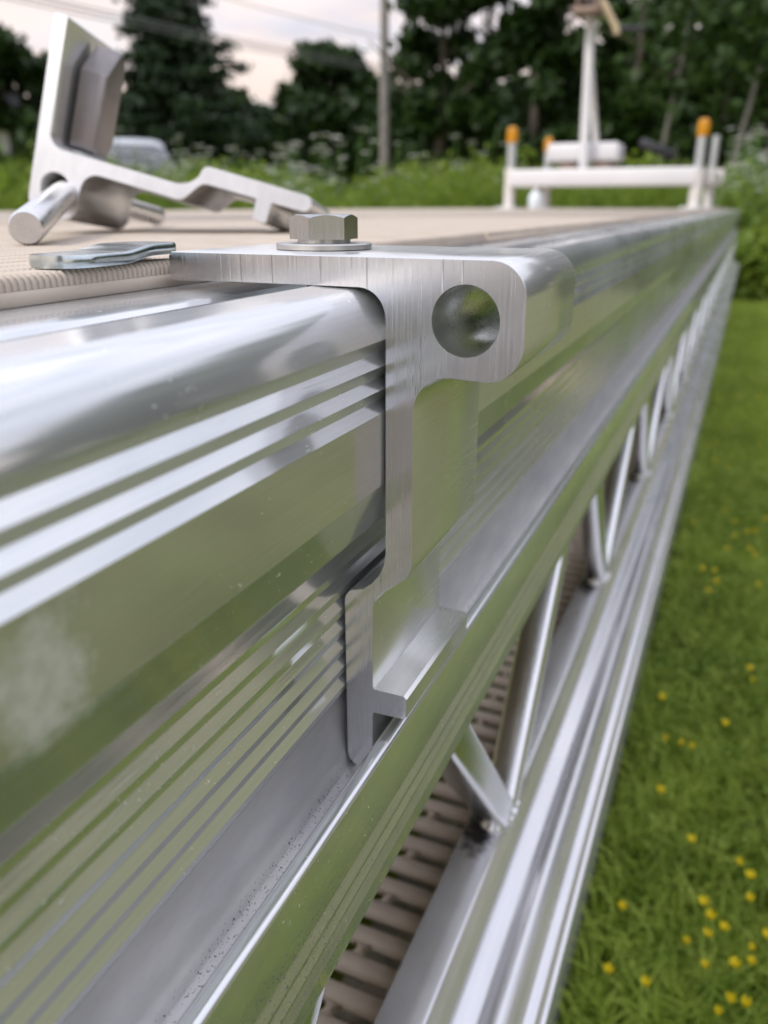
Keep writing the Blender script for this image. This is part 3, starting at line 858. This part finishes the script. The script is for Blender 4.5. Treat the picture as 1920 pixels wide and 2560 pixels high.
def blades(name, xy, hgt, wid, lean, mat, z=GZ):
    n = len(xy); a = rng.uniform(0, 2 * PI, n); la = rng.uniform(0, 2 * PI, n)
    h = hgt * rng.uniform(0.55, 1.25, n); w = wid * rng.uniform(0.7, 1.3, n); le = lean * h * rng.uniform(0.2, 1.0, n)
    dx, dy = np.cos(a) * w / 2, np.sin(a) * w / 2; lx, ly = np.cos(la) * le, np.sin(la) * le
    V = np.zeros((n, 5, 3), np.float32)
    V[:, 0, 0] = xy[:, 0] - dx; V[:, 0, 1] = xy[:, 1] - dy; V[:, 1, 0] = xy[:, 0] + dx; V[:, 1, 1] = xy[:, 1] + dy
    V[:, 2, 0] = xy[:, 0] + dx * .8 + lx * .35; V[:, 2, 1] = xy[:, 1] + dy * .8 + ly * .35; V[:, 2, 2] = h * .6
    V[:, 3, 0] = xy[:, 0] - dx * .8 + lx * .35; V[:, 3, 1] = xy[:, 1] - dy * .8 + ly * .35; V[:, 3, 2] = h * .6
    V[:, 4, 0] = xy[:, 0] + lx; V[:, 4, 1] = xy[:, 1] + ly; V[:, 4, 2] = h * (1 - 0.25 * lean)
    V[:, :, 2] += z
    b = (np.arange(n) * 5)[:, None]
    flat = np.concatenate([(b + [0, 1, 2, 3]), (b + [3, 2, 4])], 1).ravel()
    cnt = np.tile([4, 3], n)
    me = mesh_np(name, V.reshape(-1, 3), flat, cnt)
    return tag(link(name, me, None, mat), kind='stuff')
def clumpy(n, x0, x1, y0, y1, k, s):
    c = np.stack([rng.uniform(x0, x1, k), rng.uniform(y0, y1, k)], 1)
    p = c[rng.integers(0, k, n)] + rng.normal(0, s, (n, 2))
    u = np.stack([rng.uniform(x0, x1, n), rng.uniform(y0, y1, n)], 1)
    sel = rng.random(n) < 0.62
    return np.where(sel[:, None], p, u)
xy = np.concatenate([clumpy(60000, 0.03, 0.6, 0.0, 1.8, 220, 0.03), clumpy(35000, 0.03, 1.1, -0.2, 3.0, 320, 0.05), clumpy(45000, 0.03, 1.6, 1.5, 8.5, 700, 0.10)])
xy = xy[(xy[:, 0] > 0.028) | (xy[:, 1] > 5.6)]
blades('lawn_grass', xy, 0.052, 0.0032, 0.9, M_grass)
# clover-like broad leaves between the grass
xy2 = np.concatenate([clumpy(3000, 0.03, 0.5, 0.1, 1.6, 30, 0.03), clumpy(9000, 0.03, 2.4, -0.4, 3.4, 160, 0.07)])
xy2 = xy2[xy2[:, 0] > 0.03]
M_clover = leaf_mat('clover_leaf', (0.110, 0.190, 0.018), (0.200, 0.290, 0.030), (0.28, 0.36, 0.045), 2.2, 0.4)
def leaf_quads(name, P, size, mat, flat=0.0, kind=None, parent=None):
    n = len(P)
    nrm = rng.normal(0, 1, (n, 3)); nrm[:, 2] += flat * 3; nrm /= np.linalg.norm(nrm, axis=1)[:, None]
    t = np.cross(nrm, rng.normal(0, 1, (n, 3))); t /= np.linalg.norm(t, axis=1)[:, None]; b = np.cross(nrm, t)
    s = (size * rng.uniform(0.6, 1.35, n))[:, None]
    V = np.stack([P - t * s, P - b * s * .55, P + t * s, P + b * s * .55], 1).astype(np.float32)
    me = mesh_np(name, V.reshape(-1, 3), np.arange(n * 4), np.full(n, 4))
    return me
P = np.column_stack([xy2, GZ + rng.uniform(0.01, 0.05, len(xy2))])
me = leaf_quads('clover', P, 0.0055, M_clover, 1.0)
tag(link('clover_leaves', me, None, M_clover), kind='stuff')

# yellow lawn flowers
M_yel = diffuse('yellow_petal', (0.62, 0.50, 0.01), (0.78, 0.64, 0.02), 50, 0.5)
M_stem = diffuse('flower_stem', (0.06, 0.13, 0.02), (0.09, 0.17, 0.03), 20, 0.6)
def buttercup_mesh():
    bm = bmesh.new()
    tube_bm(bm, [(0, 0, 0), (0.003, 0, 0.03), (0.001, 0.002, 0.062)], 0.0009, 6)
    ns = len(bm.faces)
    for k in range(5):
        a = k * 2 * PI / 5
        c, s = math.cos(a), math.sin(a)
        q = [(0.001, 0, 0.062), (0.005, 0.0042, 0.065), (0.0095, 0.0028, 0.069), (0.0095, -0.0028, 0.069), (0.005, -0.0042, 0.065)]
        bm.faces.new([bm.verts.new((c * x - s * y, s * x + c * y, zz)) for x, y, zz in q])
    me = bpy.data.meshes.new('lawn_flower'); bm.to_mesh(me); bm.free()
    me.materials.append(M_stem); me.materials.append(M_yel)
    for p in me.polygons:
        if p.index >= ns: p.material_index = 1
    return me
bc = buttercup_mesh()
fl = []
cl = [(0.11, 0.30, 7, 0.03), (0.13, 0.345, 13, 0.03), (0.16, 0.40, 9, 0.03), (0.10, 0.48, 5, 0.03), (0.12, 0.85, 6, 0.04), (0.10, 1.5, 9, 0.05), (0.2, 3.0, 12, 0.08), (0.065, 0.63, 4, 0.015), (0.085, 1.06, 4, 0.02), (0.14, 1.26, 6, 0.03), (0.17, 1.05, 3, 0.03), (0.15, 2.45, 12, 0.05), (0.11, 1.9, 7, 0.04), (0.30, 0.9, 8, 0.06), (0.26, 1.7, 8, 0.07),
      (0.5, 2.6, 9, 0.12), (0.35, 3.4, 10, 0.12)]
for cx0, cy0, k_, sg in cl:
    for k in range(k_):
        fl.append((cx0 + rng.normal(0, sg * 1.5), cy0 + rng.normal(0, sg * 2.6)))
for i, (x, y) in enumerate(fl):
    if x < 0.045: continue
    o = bpy.data.objects.new('lawn_flower', bc); COL.objects.link(o)
    o.location = (x, y, GZ); o.rotation_euler = (0, 0, rng.uniform(0, 6.28)); sc_ = rng.uniform(0.30, 0.50); o.scale = (sc_, sc_, rng.uniform(0.85, 1.15))
    tag(o, 'small yellow flower growing in the lawn beside the dock', 'flower', 'yellow flowers in the lawn')

# ------------------------------------------------------------------ meadow behind the dock
xy = []
for _ in range(64000):
    px = rng.uniform(-450, 2350); d = rng.uniform(6.6, 13.0)
    x, y = place(px, d)
    if -2.0 < x < 0.3 and y < 5.7: continue
    xy.append((x, y))
xy = np.array(xy)
patch = 0.55 + 0.55 * (0.5 + 0.5 * np.sin(xy[:, 0] * 2.3 + 1.7 * np.sin(xy[:, 1] * 1.9)) * np.cos(xy[:, 1] * 1.3 + xy[:, 0] * 0.7)) 
blades('meadow_grass', xy, 0.98 * patch, 0.016, 0.55, M_meadow)
P = np.column_stack([xy[:26000] + rng.normal(0, 0.06, (26000, 2)), GZ + (0.25 + 0.8 * patch[:26000]) * rng.random(26000) ** 0.6])
me = leaf_quads('meadow_leaves', P, 0.035, M_meadow, 0.2)
tag(link('meadow_weeds', me, None, M_meadow), kind='stuff')
M_umb = diffuse('white_petal', (0.62, 0.63, 0.55), (0.74, 0.74, 0.68), 40, 0.7)
def umbel_mesh(seed):
    r = random.Random(seed); bm = bmesh.new()
    H = 1.0
    tube_bm(bm, [(0, 0, 0), (0.02, 0.01, 0.5), (0.03, 0, H)], 0.004, 5)
    heads = [(0.03, 0, H, 0.055)] + [(r.uniform(-.16, .16), r.uniform(-.16, .16), H - r.uniform(0.05, 0.3), r.uniform(0.03, 0.05)) for _ in range(3)]
    for hx, hy, hz_, hr in heads[1:]:
        tube_bm(bm, [(0.022, 0.005, hz_ - 0.25), (hx * .7, hy * .7, hz_ - 0.08), (hx, hy, hz_)], 0.003, 5)
    ns = len(bm.faces)
    for hx, hy, hz_, hr in heads:
        for k in range(16):
            a = r.uniform(0, 6.28); q = hr * math.sqrt(r.random()); zz = hz_ + 0.012 * (1 - (q / hr) ** 2) + r.uniform(-.003, .003)
            c = Vector((hx + q * math.cos(a), hy + q * math.sin(a), zz)); s = hr * 0.2
            bm.faces.new([bm.verts.new(c + Vector((s * math.cos(b), s * math.sin(b), r.uniform(-.004, .004)))) for b in (0, 1.26, 2.51, 3.77, 5.03)])
    me = bpy.data.meshes.new('white_umbel'); bm.to_mesh(me); bm.free()
    me.materials.append(M_stem); me.materials.append(M_umb)
    for p in me.polygons:
        if p.index >= ns: p.material_index = 1
    return me
ums = [umbel_mesh(s) for s in range(5)]
um_spots = []
for _ in range(190):
    px = rng.choice([rng.uniform(430, 780), rng.uniform(700, 1300), rng.uniform(1800, 1960), rng.uniform(100, 500)]); d = rng.uniform(6.7, 10.0)
    um_spots.append((*place(px, d), rng.uniform(0.75, 1.2)))
for i, (x, y, h) in enumerate(um_spots):
    if -2.0 < x < 0.3 and y < 5.8: continue
    o = bpy.data.objects.new('wild_carrot', ums[i % 5]); COL.objects.link(o)
    o.location = (x, y, GZ); o.rotation_euler = (rng.uniform(-.1, .1), rng.uniform(-.1, .1), rng.uniform(0, 6.28)); o.scale = (1, 1, h)
    tag(o, 'tall white flowering weed in the meadow beyond the dock', 'wildflower', 'white wildflowers in the meadow')

# ------------------------------------------------------------------ trees
M_leaf_d = leaf_mat('leaf_dark', (0.012, 0.030, 0.008), (0.026, 0.055, 0.011), (0.040, 0.076, 0.015), 0.35, 0.25)
M_leaf_m = leaf_mat('leaf_mid', (0.017, 0.042, 0.008), (0.036, 0.076, 0.012), (0.055, 0.100, 0.018), 0.3, 0.3)
M_leaf_c = leaf_mat('leaf_conifer', (0.012, 0.028, 0.014), (0.024, 0.046, 0.020), (0.034, 0.060, 0.024), 0.5, 0.15)
M_bark = diffuse('bark', (0.055, 0.045, 0.036), (0.12, 0.10, 0.085), 6, 0.9, 5, 0.01, 30)
M_birch = diffuse('pale_bark', (0.10, 0.095, 0.08), (0.17, 0.165, 0.14), 5, 0.8, 5)

def trunk_bm(bm, H, r0, bend, limbs, rnd, top=0.9):
    pts = []; n = 7
    for i in range(n + 1):
        s = i / n; pts.append((bend * math.sin(s * 2.2) * H, bend * 0.6 * math.sin(s * 3 + 1) * H, H * top * s))
    tube_bm(bm, pts, [r0 * (1 - 0.85 * i / n) * (1.35 if i == 0 else 1) for i in range(n + 1)], 10)
    for k in range(limbs):
        s = rnd.uniform(0.25, 0.85); i = int(s * n); p = Vector(pts[i]); a = rnd.uniform(0, 6.28); L = H * rnd.uniform(0.15, 0.3)
        q = p + Vector((math.cos(a) * L, math.sin(a) * L, L * rnd.uniform(0.35, 0.9)))
        mpt = (p + q) / 2 - Vector((0, 0, L * 0.06)); rr = r0 * (1 - s) * 0.55 + 0.01
        tube_bm(bm, [p, mpt, q], [rr, rr * 0.7, rr * 0.25], 7)

def deciduous(label, x, y, H, R, base, n_blob, n_leaf, leaf, mat, seed, group, bark=None, r0=None, rz=None, tone=None):
    rnd = random.Random(seed); rg = np.random.default_rng(seed)
    t = empty('broadleaf_tree', (x, y, GZ), label, 'tree', group)
    bm = bmesh.new(); trunk_bm(bm, H, r0 or H * 0.018, 0.02, 7, rnd)
    link('trunk', finish(bm, 'trunk', 60), t, bark or M_bark)
    blobs = []
    for k in range(n_blob):
        zc = base + (H - base) * rnd.uniform(0.05, 0.95); s = (zc - base) / (H - base)
        rad = R * math.sqrt(max(0.12, 1 - (2 * s - 0.85) ** 2 * 0.75)); a = rnd.uniform(0, 6.28); q = rad * math.sqrt(rnd.random()) * 0.85
        blobs.append((q * math.cos(a), q * math.sin(a), zc, R * rnd.uniform(0.22, 0.42)))
    per = n_leaf // n_blob; PP = []
    for bx_, by_, bz_, br in blobs:
        v = rg.normal(0, 1, (per, 3)); v /= np.linalg.norm(v, axis=1)[:, None]
        rr = br * (rg.random(per) ** 0.45)[:, None] * (1 + 0.25 * rg.normal(0, 1, (per, 1)))
        PP.append(np.array([bx_, by_, bz_]) + v * rr * [1, 1, 0.75])
    PP = np.concatenate(PP); PP = PP[PP[:, 2] > 0.15]
    link('crown', leaf_quads('crown', PP, leaf, mat), t, mat)
    return t

def conifer(label, x, y, H, R, base, n_leaf, leaf, mat, seed, group=None):
    rnd = random.Random(seed); rg = np.random.default_rng(seed)
    t = empty('spruce_tree', (x, y, GZ), label, 'tree', group)
    bm = bmesh.new(); tube_bm(bm, [(0, 0, 0), (0, 0.02, H * .5), (0.02, 0, H)], [H * 0.02, H * 0.012, 0.02], 10)
    PP = []; lay = int((H - base) / 0.42)
    for L in range(lay):
        s = L / lay; zc = base + (H - base) * s
        rad = R * (1 - s) ** 0.75 * rnd.uniform(0.75, 1.12) + 0.12
        nb = max(4, int(8 * (1 - s) + 3)); a0 = rnd.uniform(0, 6.28)
        for k in range(nb):
            a = a0 + k * 2 * PI / nb + rnd.uniform(-.25, .25); Lb = rad * rnd.uniform(0.55, 1.15)
            tip = Vector((Lb * math.cos(a), Lb * math.sin(a), zc - 0.16 * Lb + 0.05 * Lb * Lb / max(R, .1)))
            if k % 2 == 0: tube_bm(bm, [(0, 0, zc), tip * 0.5 + Vector((0, 0, zc * 0.5 + 0.03)), tip], [0.03, 0.02, 0.006], 5)
            m = max(6, int(n_leaf / (lay * 7) * (0.4 + 1.2 * (1 - s))))
            u = rg.random(m) ** 0.7
            P_ = np.column_stack([tip.x * u, tip.y * u, zc + (tip.z - zc) * u]) + rg.normal(0, 1, (m, 3)) * [0.13, 0.13, 0.07] * (0.5 + 0.6 * R / 2.5)
            PP.append(P_)
    link('trunk', finish(bm, 'trunk', 60), t, M_bark)
    PP = np.concatenate(PP); link('crown', leaf_quads('crown', PP, leaf, mat), t, mat)
    return t

def tree_at(px, py_top, dist, half_px, base, label, seed, mat, n=9000, leaf=0.16, blobs=26, bark=None, group='trees round the meadow', r0=None):
    x, y = place(px, dist); H = height_at(px, py_top, dist) - GZ
    R = half_px / FPX * dist * 1.02
    return deciduous(label, x, y, H, R, base, blobs, n, leaf, mat, seed, group, bark, r0)

# left and centre
tree_at(45, 60, 30, 115, 0.6, 'low broad tree at the far left, behind the house wall', 21, M_leaf_d, 13000, 0.22, 26)
tree_at(215, 130, 33, 110, 0.6, 'tree directly behind the upright plate of the loose bracket', 22, M_leaf_d, 13000, 0.22, 26)
x, y = place(462, 29)
conifer('tall dark spruce with ragged side branches left of the utility pole', x, y, height_at(462, -230, 29) - GZ, 3.0, 2.0, 24000, 0.12, M_leaf_c, 31)
tree_at(380, 190, 31, 120, 0.4, 'dark tree crowding the left foot of the spruce', 23, M_leaf_d, 13000, 0.22, 26)
tree_at(560, 205, 33, 120, 0.4, 'dark tree crowding the right foot of the spruce', 24, M_leaf_d, 13000, 0.22, 26)
tree_at(680, 235, 36, 110, 0.4, 'smaller tree in the dip of the skyline between spruce and round tree', 25, M_leaf_d, 12000, 0.24, 24)
tree_at(835, 110, 34, 140, 0.4, 'round topped tree standing just left of the utility pole', 26, M_leaf_d, 17000, 0.24, 30)
tree_at(985, 135, 35, 120, 0.4, 'tree standing just right of the utility pole', 27, M_leaf_d, 14000, 0.24, 26)
# the tall dark stand on the right
stand = [(1085, -330, 21, 100), (1190, -420, 23, 120), (1310, -380, 20, 130), (1430, -450, 24, 140), (1545, -400, 21, 130), (1660, -430, 23, 130), (1770, -390, 20, 130), (1880, -430, 22, 140), (1990, -400, 20, 150), (2110, -380, 23, 150)]
names = ['leftmost tall tree of the dark stand on the right, lace edged against the sky', 'tall tree of the dark stand, behind the left orange capped post', 'tall tree of the dark stand, just left of the winch mast',
         'tall tree of the dark stand, behind the winch mast', 'tall tree of the dark stand, right of the winch mast', 'tall tree of the dark stand, left of the right hand orange capped post', 'tall tree of the dark stand, behind the right hand orange capped post',
         'tall tree of the dark stand, beyond the far end of the dock', 'tall tree of the dark stand, at the right edge', 'outermost tall tree of the dark stand on the right']
for i, ((px, py, d, hp), nm) in enumerate(zip(stand, names)):
    tree_at(px, py, d, hp, 0.7, nm, 50 + i, M_leaf_m if i % 3 == 1 else M_leaf_d, 8000, 0.15, 32, None, 'tall trees of the dark stand', 0.16)
back = [(1120, 215, 33, 200), (1330, 190, 34, 220), (1560, 150, 33, 230), (1800, 235, 35, 240), (2050, 200, 33, 240)]
for i, (px, py, d, hp) in enumerate(back):
    tree_at(px, py, d, hp, 0.2, ['low dense tree filling the gap at the left end of the stand', 'low dense tree filling the gap left of the mast', 'low dense tree filling the gap right of the mast', 'low dense tree filling the gap behind the right posts', 'low dense tree filling the gap at the right edge'][i],
            80 + i, M_leaf_d, 11000, 0.24, 30, None, 'dense trees behind the stand')
# thin pale stems in front of the stand
for i, (px, pt, lean, d, nm) in enumerate([(1650, -60, 34, 15, 'thin pale leaning stem in front of the dark stand, right of the mast'), (1835, -40, 46, 14.5, 'thin pale leaning stem right of the right hand posts'), (1905, 20, 20, 15.5, 'thin pale stem at the right edge of the stand')]):
    x, y = place(px - lean, d); x2, y2 = place(px + lean, d); H = height_at(px, pt, d) - GZ
    t = empty('sapling', (x, y, GZ), nm, 'tree', 'thin pale saplings')
    bm = bmesh.new()
    tube_bm(bm, [(0, 0, 0), ((x2 - x) * .3, (y2 - y) * .3, H * .33), ((x2 - x) * .62, (y2 - y) * .62, H * .66), (x2 - x, y2 - y, H)], [0.055, 0.046, 0.038, 0.02], 8)
    link('trunk', finish(bm, 'trunk', 60), t, M_birch)
    rg = np.random.default_rng(300 + i); n = 900
    PP = np.array([x2 - x, y2 - y, H]) * (0.72 + 0.3 * rg.random((n, 1))) + rg.normal(0, 1, (n, 3)) * [0.55, 0.55, 0.4]
    link('crown', leaf_quads('crown', PP, 0.10, M_leaf_m), t, M_leaf_m)
# unseen trees added beside and behind the photographer, to darken reflections in the metal
for i, (x, y, H, R, nm) in enumerate([(24, 24, 8.5, 5.5, 'unseen broad tree across the lawn, far beyond the end of the dock'), (30, 14, 9, 7, 'unseen broad tree across the lawn, level with the end of the dock'), (31, 2, 8.5, 7, 'unseen round tree across the lawn to the right of the bracket'),
                                     (4.6, 21.5, 11, 4.0, 'unseen tall tree just outside the right edge, next to the dark stand'), (8.2, 21, 10, 4.2, 'unseen tall tree outside the right edge, second from the dark stand'), (12, 20, 10, 4.4, 'unseen tall tree outside the right edge, third from the dark stand'), (17, 20, 9.5, 4.8, 'unseen tall tree outside the right edge, fourth from the dark stand'),
                                     (30, -10, 7, 6, 'unseen broad tree across the lawn behind the camera'), (9, -26, 9, 4.2, 'unseen broad tree at the end of the added drive')]):
    deciduous(nm, x, y, H, R, 0.1, 26, 8000, 0.30, M_leaf_m, 120 + i, 'unseen trees added across the lawn')

# shrubs and rank weeds on the right, where the mown lawn ends
for i, (px, py, d, hp, nm) in enumerate([(1850, 560, 7.0, 62, 'leafy green bush just beyond the end of the dock'), (1925, 500, 7.4, 75, 'taller bright bush at the right edge beyond the lawn'), (1990, 600, 6.4, 70, 'low bush at the far right edge of the lawn'), (1895, 640, 6.3, 48, 'low dark bush on the edge of the mown lawn'), (2080, 520, 7.0, 90, 'wide bush outside the right edge')]):
    x, y = place(px, d); H = height_at(px, py, d) - GZ; R = hp / FPX * d
    t = empty('bush', (x, y, GZ), nm, 'bush', 'bushes at the edge of the lawn')
    rg = np.random.default_rng(200 + i); rnd = random.Random(200 + i)
    bm = bmesh.new(); PP = []
    for k in range(16):
        a = rnd.uniform(0, 6.28); q = R * math.sqrt(rnd.random()); hh = H * rnd.uniform(0.55, 1.0)
        tip = Vector((q * math.cos(a), q * math.sin(a), hh)); tube_bm(bm, [(tip.x * .2, tip.y * .2, 0), tip * 0.6, tip], [0.01, 0.007, 0.003], 5)
        m = 210; u = rg.random(m) ** 0.6
        PP.append(np.column_stack([tip.x * (0.3 + .7 * u), tip.y * (0.3 + .7 * u), hh * u]) + rg.normal(0, 0.075, (m, 3)))
    PP = np.concatenate(PP); PP = PP[PP[:, 2] > 0.02]
    link('stems', finish(bm, 'stems', 60), t, M_stem)
    link('foliage', leaf_quads('foliage', PP, 0.045, M_meadow, 0.15), t, M_meadow)

# ------------------------------------------------------------------ utility pole and wires
px_, py_ = place(961, 27)
pole = empty('utility_pole', (px_, py_, GZ), 'grey wooden utility pole standing in front of the far trees', 'pole')
M_pole = diffuse('weathered_wood', (0.17, 0.155, 0.15), (0.27, 0.25, 0.24), 4, 0.85, 5, 0.004, 25)
M_wire = diffuse('wire', (0.14, 0.14, 0.15), (0.2, 0.2, 0.21), 3, 0.5)
PH = 11.0
bm = bmesh.new(); tube_bm(bm, [(0, 0, 0), (0, 0, PH * .5), (0, 0, PH)], [0.155, 0.135, 0.115], 18); link('pole_shaft', finish(bm, 'pole_shaft', 40), pole, M_pole)
bm = bmesh.new(); box_bm(bm, (0, 0, PH - 0.6), (2.2, 0.1, 0.12), bev=0.01); link('crossarm', finish(bm, 'crossarm', 40), pole, M_pole)
for s in (-1.0, -0.55, 0.55, 1.0):
    bm = bmesh.new(); lathe_bm(bm, [(0, 0), (0.03, 0), (0.06, 0.05), (0.03, 0.07), (0.06, 0.10), (0.03, 0.15), (0, 0.15)], 14, Matrix.Translation((s, 0, PH - 0.54)))
    link('insulator', finish(bm, 'insulator', 40), pole, M_grey)
bm = bmesh.new(); tube_bm(bm, [(0.24, -0.05, 0), (0.24, -0.05, 0.9)], 0.05, 12); link('guy_guard', finish(bm, 'guy_guard', 40), pole, M_grey)
def wire(a, b, sag, rad, label, cat='wire', grp='utility wires'):
    bm = bmesh.new(); A, B = Vector(a), Vector(b); pts = []
    for i in range(25):
        s = i / 24; p = A.lerp(B, s); p.z -= sag * 4 * s * (1 - s); pts.append(p)
    tube_bm(bm, pts, rad, 8)
    tag(link('utility_wire', finish(bm, 'utility_wire', 60), None, M_wire), label, cat, grp)
def P3(px, py, d):
    x, y = place(px, d); return (x, y, height_at(px, py, d))
for k, (dy, nm) in enumerate([(0, 'upper wire of the three sagging to the upper left'), (9, 'middle wire of the three sagging to the upper left'), (20, 'lowest wire of the three sagging to the upper left')]):
    wire(P3(961, 163 + dy * 0.8, 26.8), P3(-420, -150 + dy * 1.5, 15), 0.12, 0.012, nm)
wire(P3(961, 96, 26.8), P3(250, -110, 19), 0.06, 0.011, 'single wire running from the pole high across the sky')

# ------------------------------------------------------------------ house at the far left edge
hx, hy = place(-120, 36)
house = empty('house', (hx, hy, GZ), 'white house at the far left edge, half hidden by trees', 'house')
ang = math.atan2(CY - hy, CX - hx) - PI / 2
house.rotation_euler = (0, 0, ang + PI)
M_siding = diffuse('white_siding', (0.70, 0.70, 0.70), (0.78, 0.78, 0.78), 2, 0.6)
M_roof = diffuse('shingles', (0.10, 0.10, 0.11), (0.16, 0.16, 0.17), 8, 0.85)
M_glass, _t, _b = new_mat('window_glass'); _b.inputs['Base Color'].default_value = (0.03, 0.035, 0.04, 1); _b.inputs['Roughness'].default_value = 0.06
bm = bmesh.new(); box_bm(bm, (-1.5, -3, 1.8), (7.0, 6.0, 3.6)); link('wall', finish(bm, 'wall', 30), house, M_siding)
bm = bmesh.new()
v = [bm.verts.new(q) for q in ((-5.4, 0.4, 3.55), (2.4, 0.4, 3.55), (2.4, -6.4, 3.55), (-5.4, -6.4, 3.55), (-5.4, -3, 5.8), (2.4, -3, 5.8))]
for f in ((0, 1, 5, 4), (2, 3, 4, 5), (0, 4, 3), (1, 2, 5), (0, 3, 2, 1)): bm.faces.new([v[i] for i in f])
link('roof', finish(bm, 'roof', 30), house, M_roof)
for wx in (-3.6, -1.2, 1.0):
    bm = bmesh.new(); box_bm(bm, (wx, 0.03, 1.9), (1.0, 0.08, 1.3), bev=0.01); w_ = link('window', finish(bm, 'window', 30), house, M_white)
    bm = bmesh.new(); box_bm(bm, (wx, 0.08, 1.9), (0.84, 0.03, 1.14)); link('pane', finish(bm, 'pane', 30), w_, M_glass)

# ------------------------------------------------------------------ car beyond the meadow
carx, cary = place(340, 16.5)
car = empty('parked_car', (carx, cary, GZ), 'silver hatchback parked beyond the meadow behind the loose bracket', 'car')
car.scale = (1.1, 0.92, 1.15)
car.rotation_euler = (0, 0, math.atan2(CY - cary, CX - carx) + math.radians(7))
M_car, _t, _b = new_mat('silver_paint'); _b.inputs['Base Color'].default_value = (0.52, 0.55, 0.58, 1); _b.inputs['Metallic'].default_value = 0.55; _b.inputs['Roughness'].default_value = 0.28; _b.inputs['Coat Weight'].default_value = 0.6
M_tyre = diffuse('tyre', (0.015, 0.015, 0.016), (0.025, 0.025, 0.026), 20, 0.8)
def loft(secs):
    bm = bmesh.new(); rings = []
    for x, zb, zs, zt_, hw, ht in secs:
        rings.append([bm.verts.new((x, a, b)) for a, b in ((-hw, zb), (-hw, zs), (-ht, zt_ - .04), (-ht * .7, zt_), (ht * .7, zt_), (ht, zt_ - .04), (hw, zs), (hw, zb))])
    for a, b in zip(rings[:-1], rings[1:]):
        for k in range(8): bm.faces.new((a[k], a[(k + 1) % 8], b[(k + 1) % 8], b[k]))
    bm.faces.new(rings[0]); bm.faces.new(rings[-1]); return bm
bm = loft([(-2.0, .35, .7, .88, .72, .66), (-1.8, .25, .8, 1.0, .84, .76), (-.9, .22, .85, 1.04, .87, .8), (.6, .22, .85, 1.02, .88, .82), (1.5, .24, .75, .92, .86, .8), (1.95, .3, .62, .78, .78, .7), (2.05, .38, .55, .66, .66, .6)])
link('body', finish(bm, 'body', 40), car, M_car)
bm = loft([(-1.85, .95, 1.0, 1.05, .74, .66), (-1.5, .95, 1.1, 1.42, .76, .58), (-.7, .95, 1.1, 1.54, .78, .60), (.15, .95, 1.1, 1.50, .78, .58), (.75, .95, 1.05, 1.22, .78, .66), (1.15, .93, .97, 1.02, .78, .7)])
link('windows', finish(bm, 'windows', 40), car, M_glass)
bm = loft([(-1.62, 1.33, 1.36, 1.45, .63, .58), (-.7, 1.44, 1.48, 1.57, .66, .60), (.12, 1.40, 1.44, 1.53, .64, .58), (.30, 1.37, 1.39, 1.44, .62, .57)])
link('roof', finish(bm, 'roof', 40), car, M_car)
for sx in (-1.25, 1.3):
    for sy in (-.80, .80):
        bm = bmesh.new(); lathe_bm(bm, [(0.12, -.1), (.30, -.1), (.32, -.06), (.32, .06), (.30, .1), (.12, .1)], 24, Matrix.Translation((sx, sy, .32)) @ Matrix.Rotation(PI / 2, 4, 'X'))
        wh = link('wheel', finish(bm, 'wheel', 40), car, M_tyre)
        bm = bmesh.new(); lathe_bm(bm, [(0, -.09), (.2, -.09), (.2, .09), (0, .09)], 18, Matrix.Translation((sx, sy, .32)) @ Matrix.Rotation(PI / 2, 4, 'X'))
        link('rim', finish(bm, 'rim', 40), wh, M_galv)
for sy in (-.62, .62):
    bm = bmesh.new(); box_bm(bm, (1.93, sy, .66), (.16, .26, .12), bev=.03); link('headlight', finish(bm, 'headlight', 40), car, M_clear)
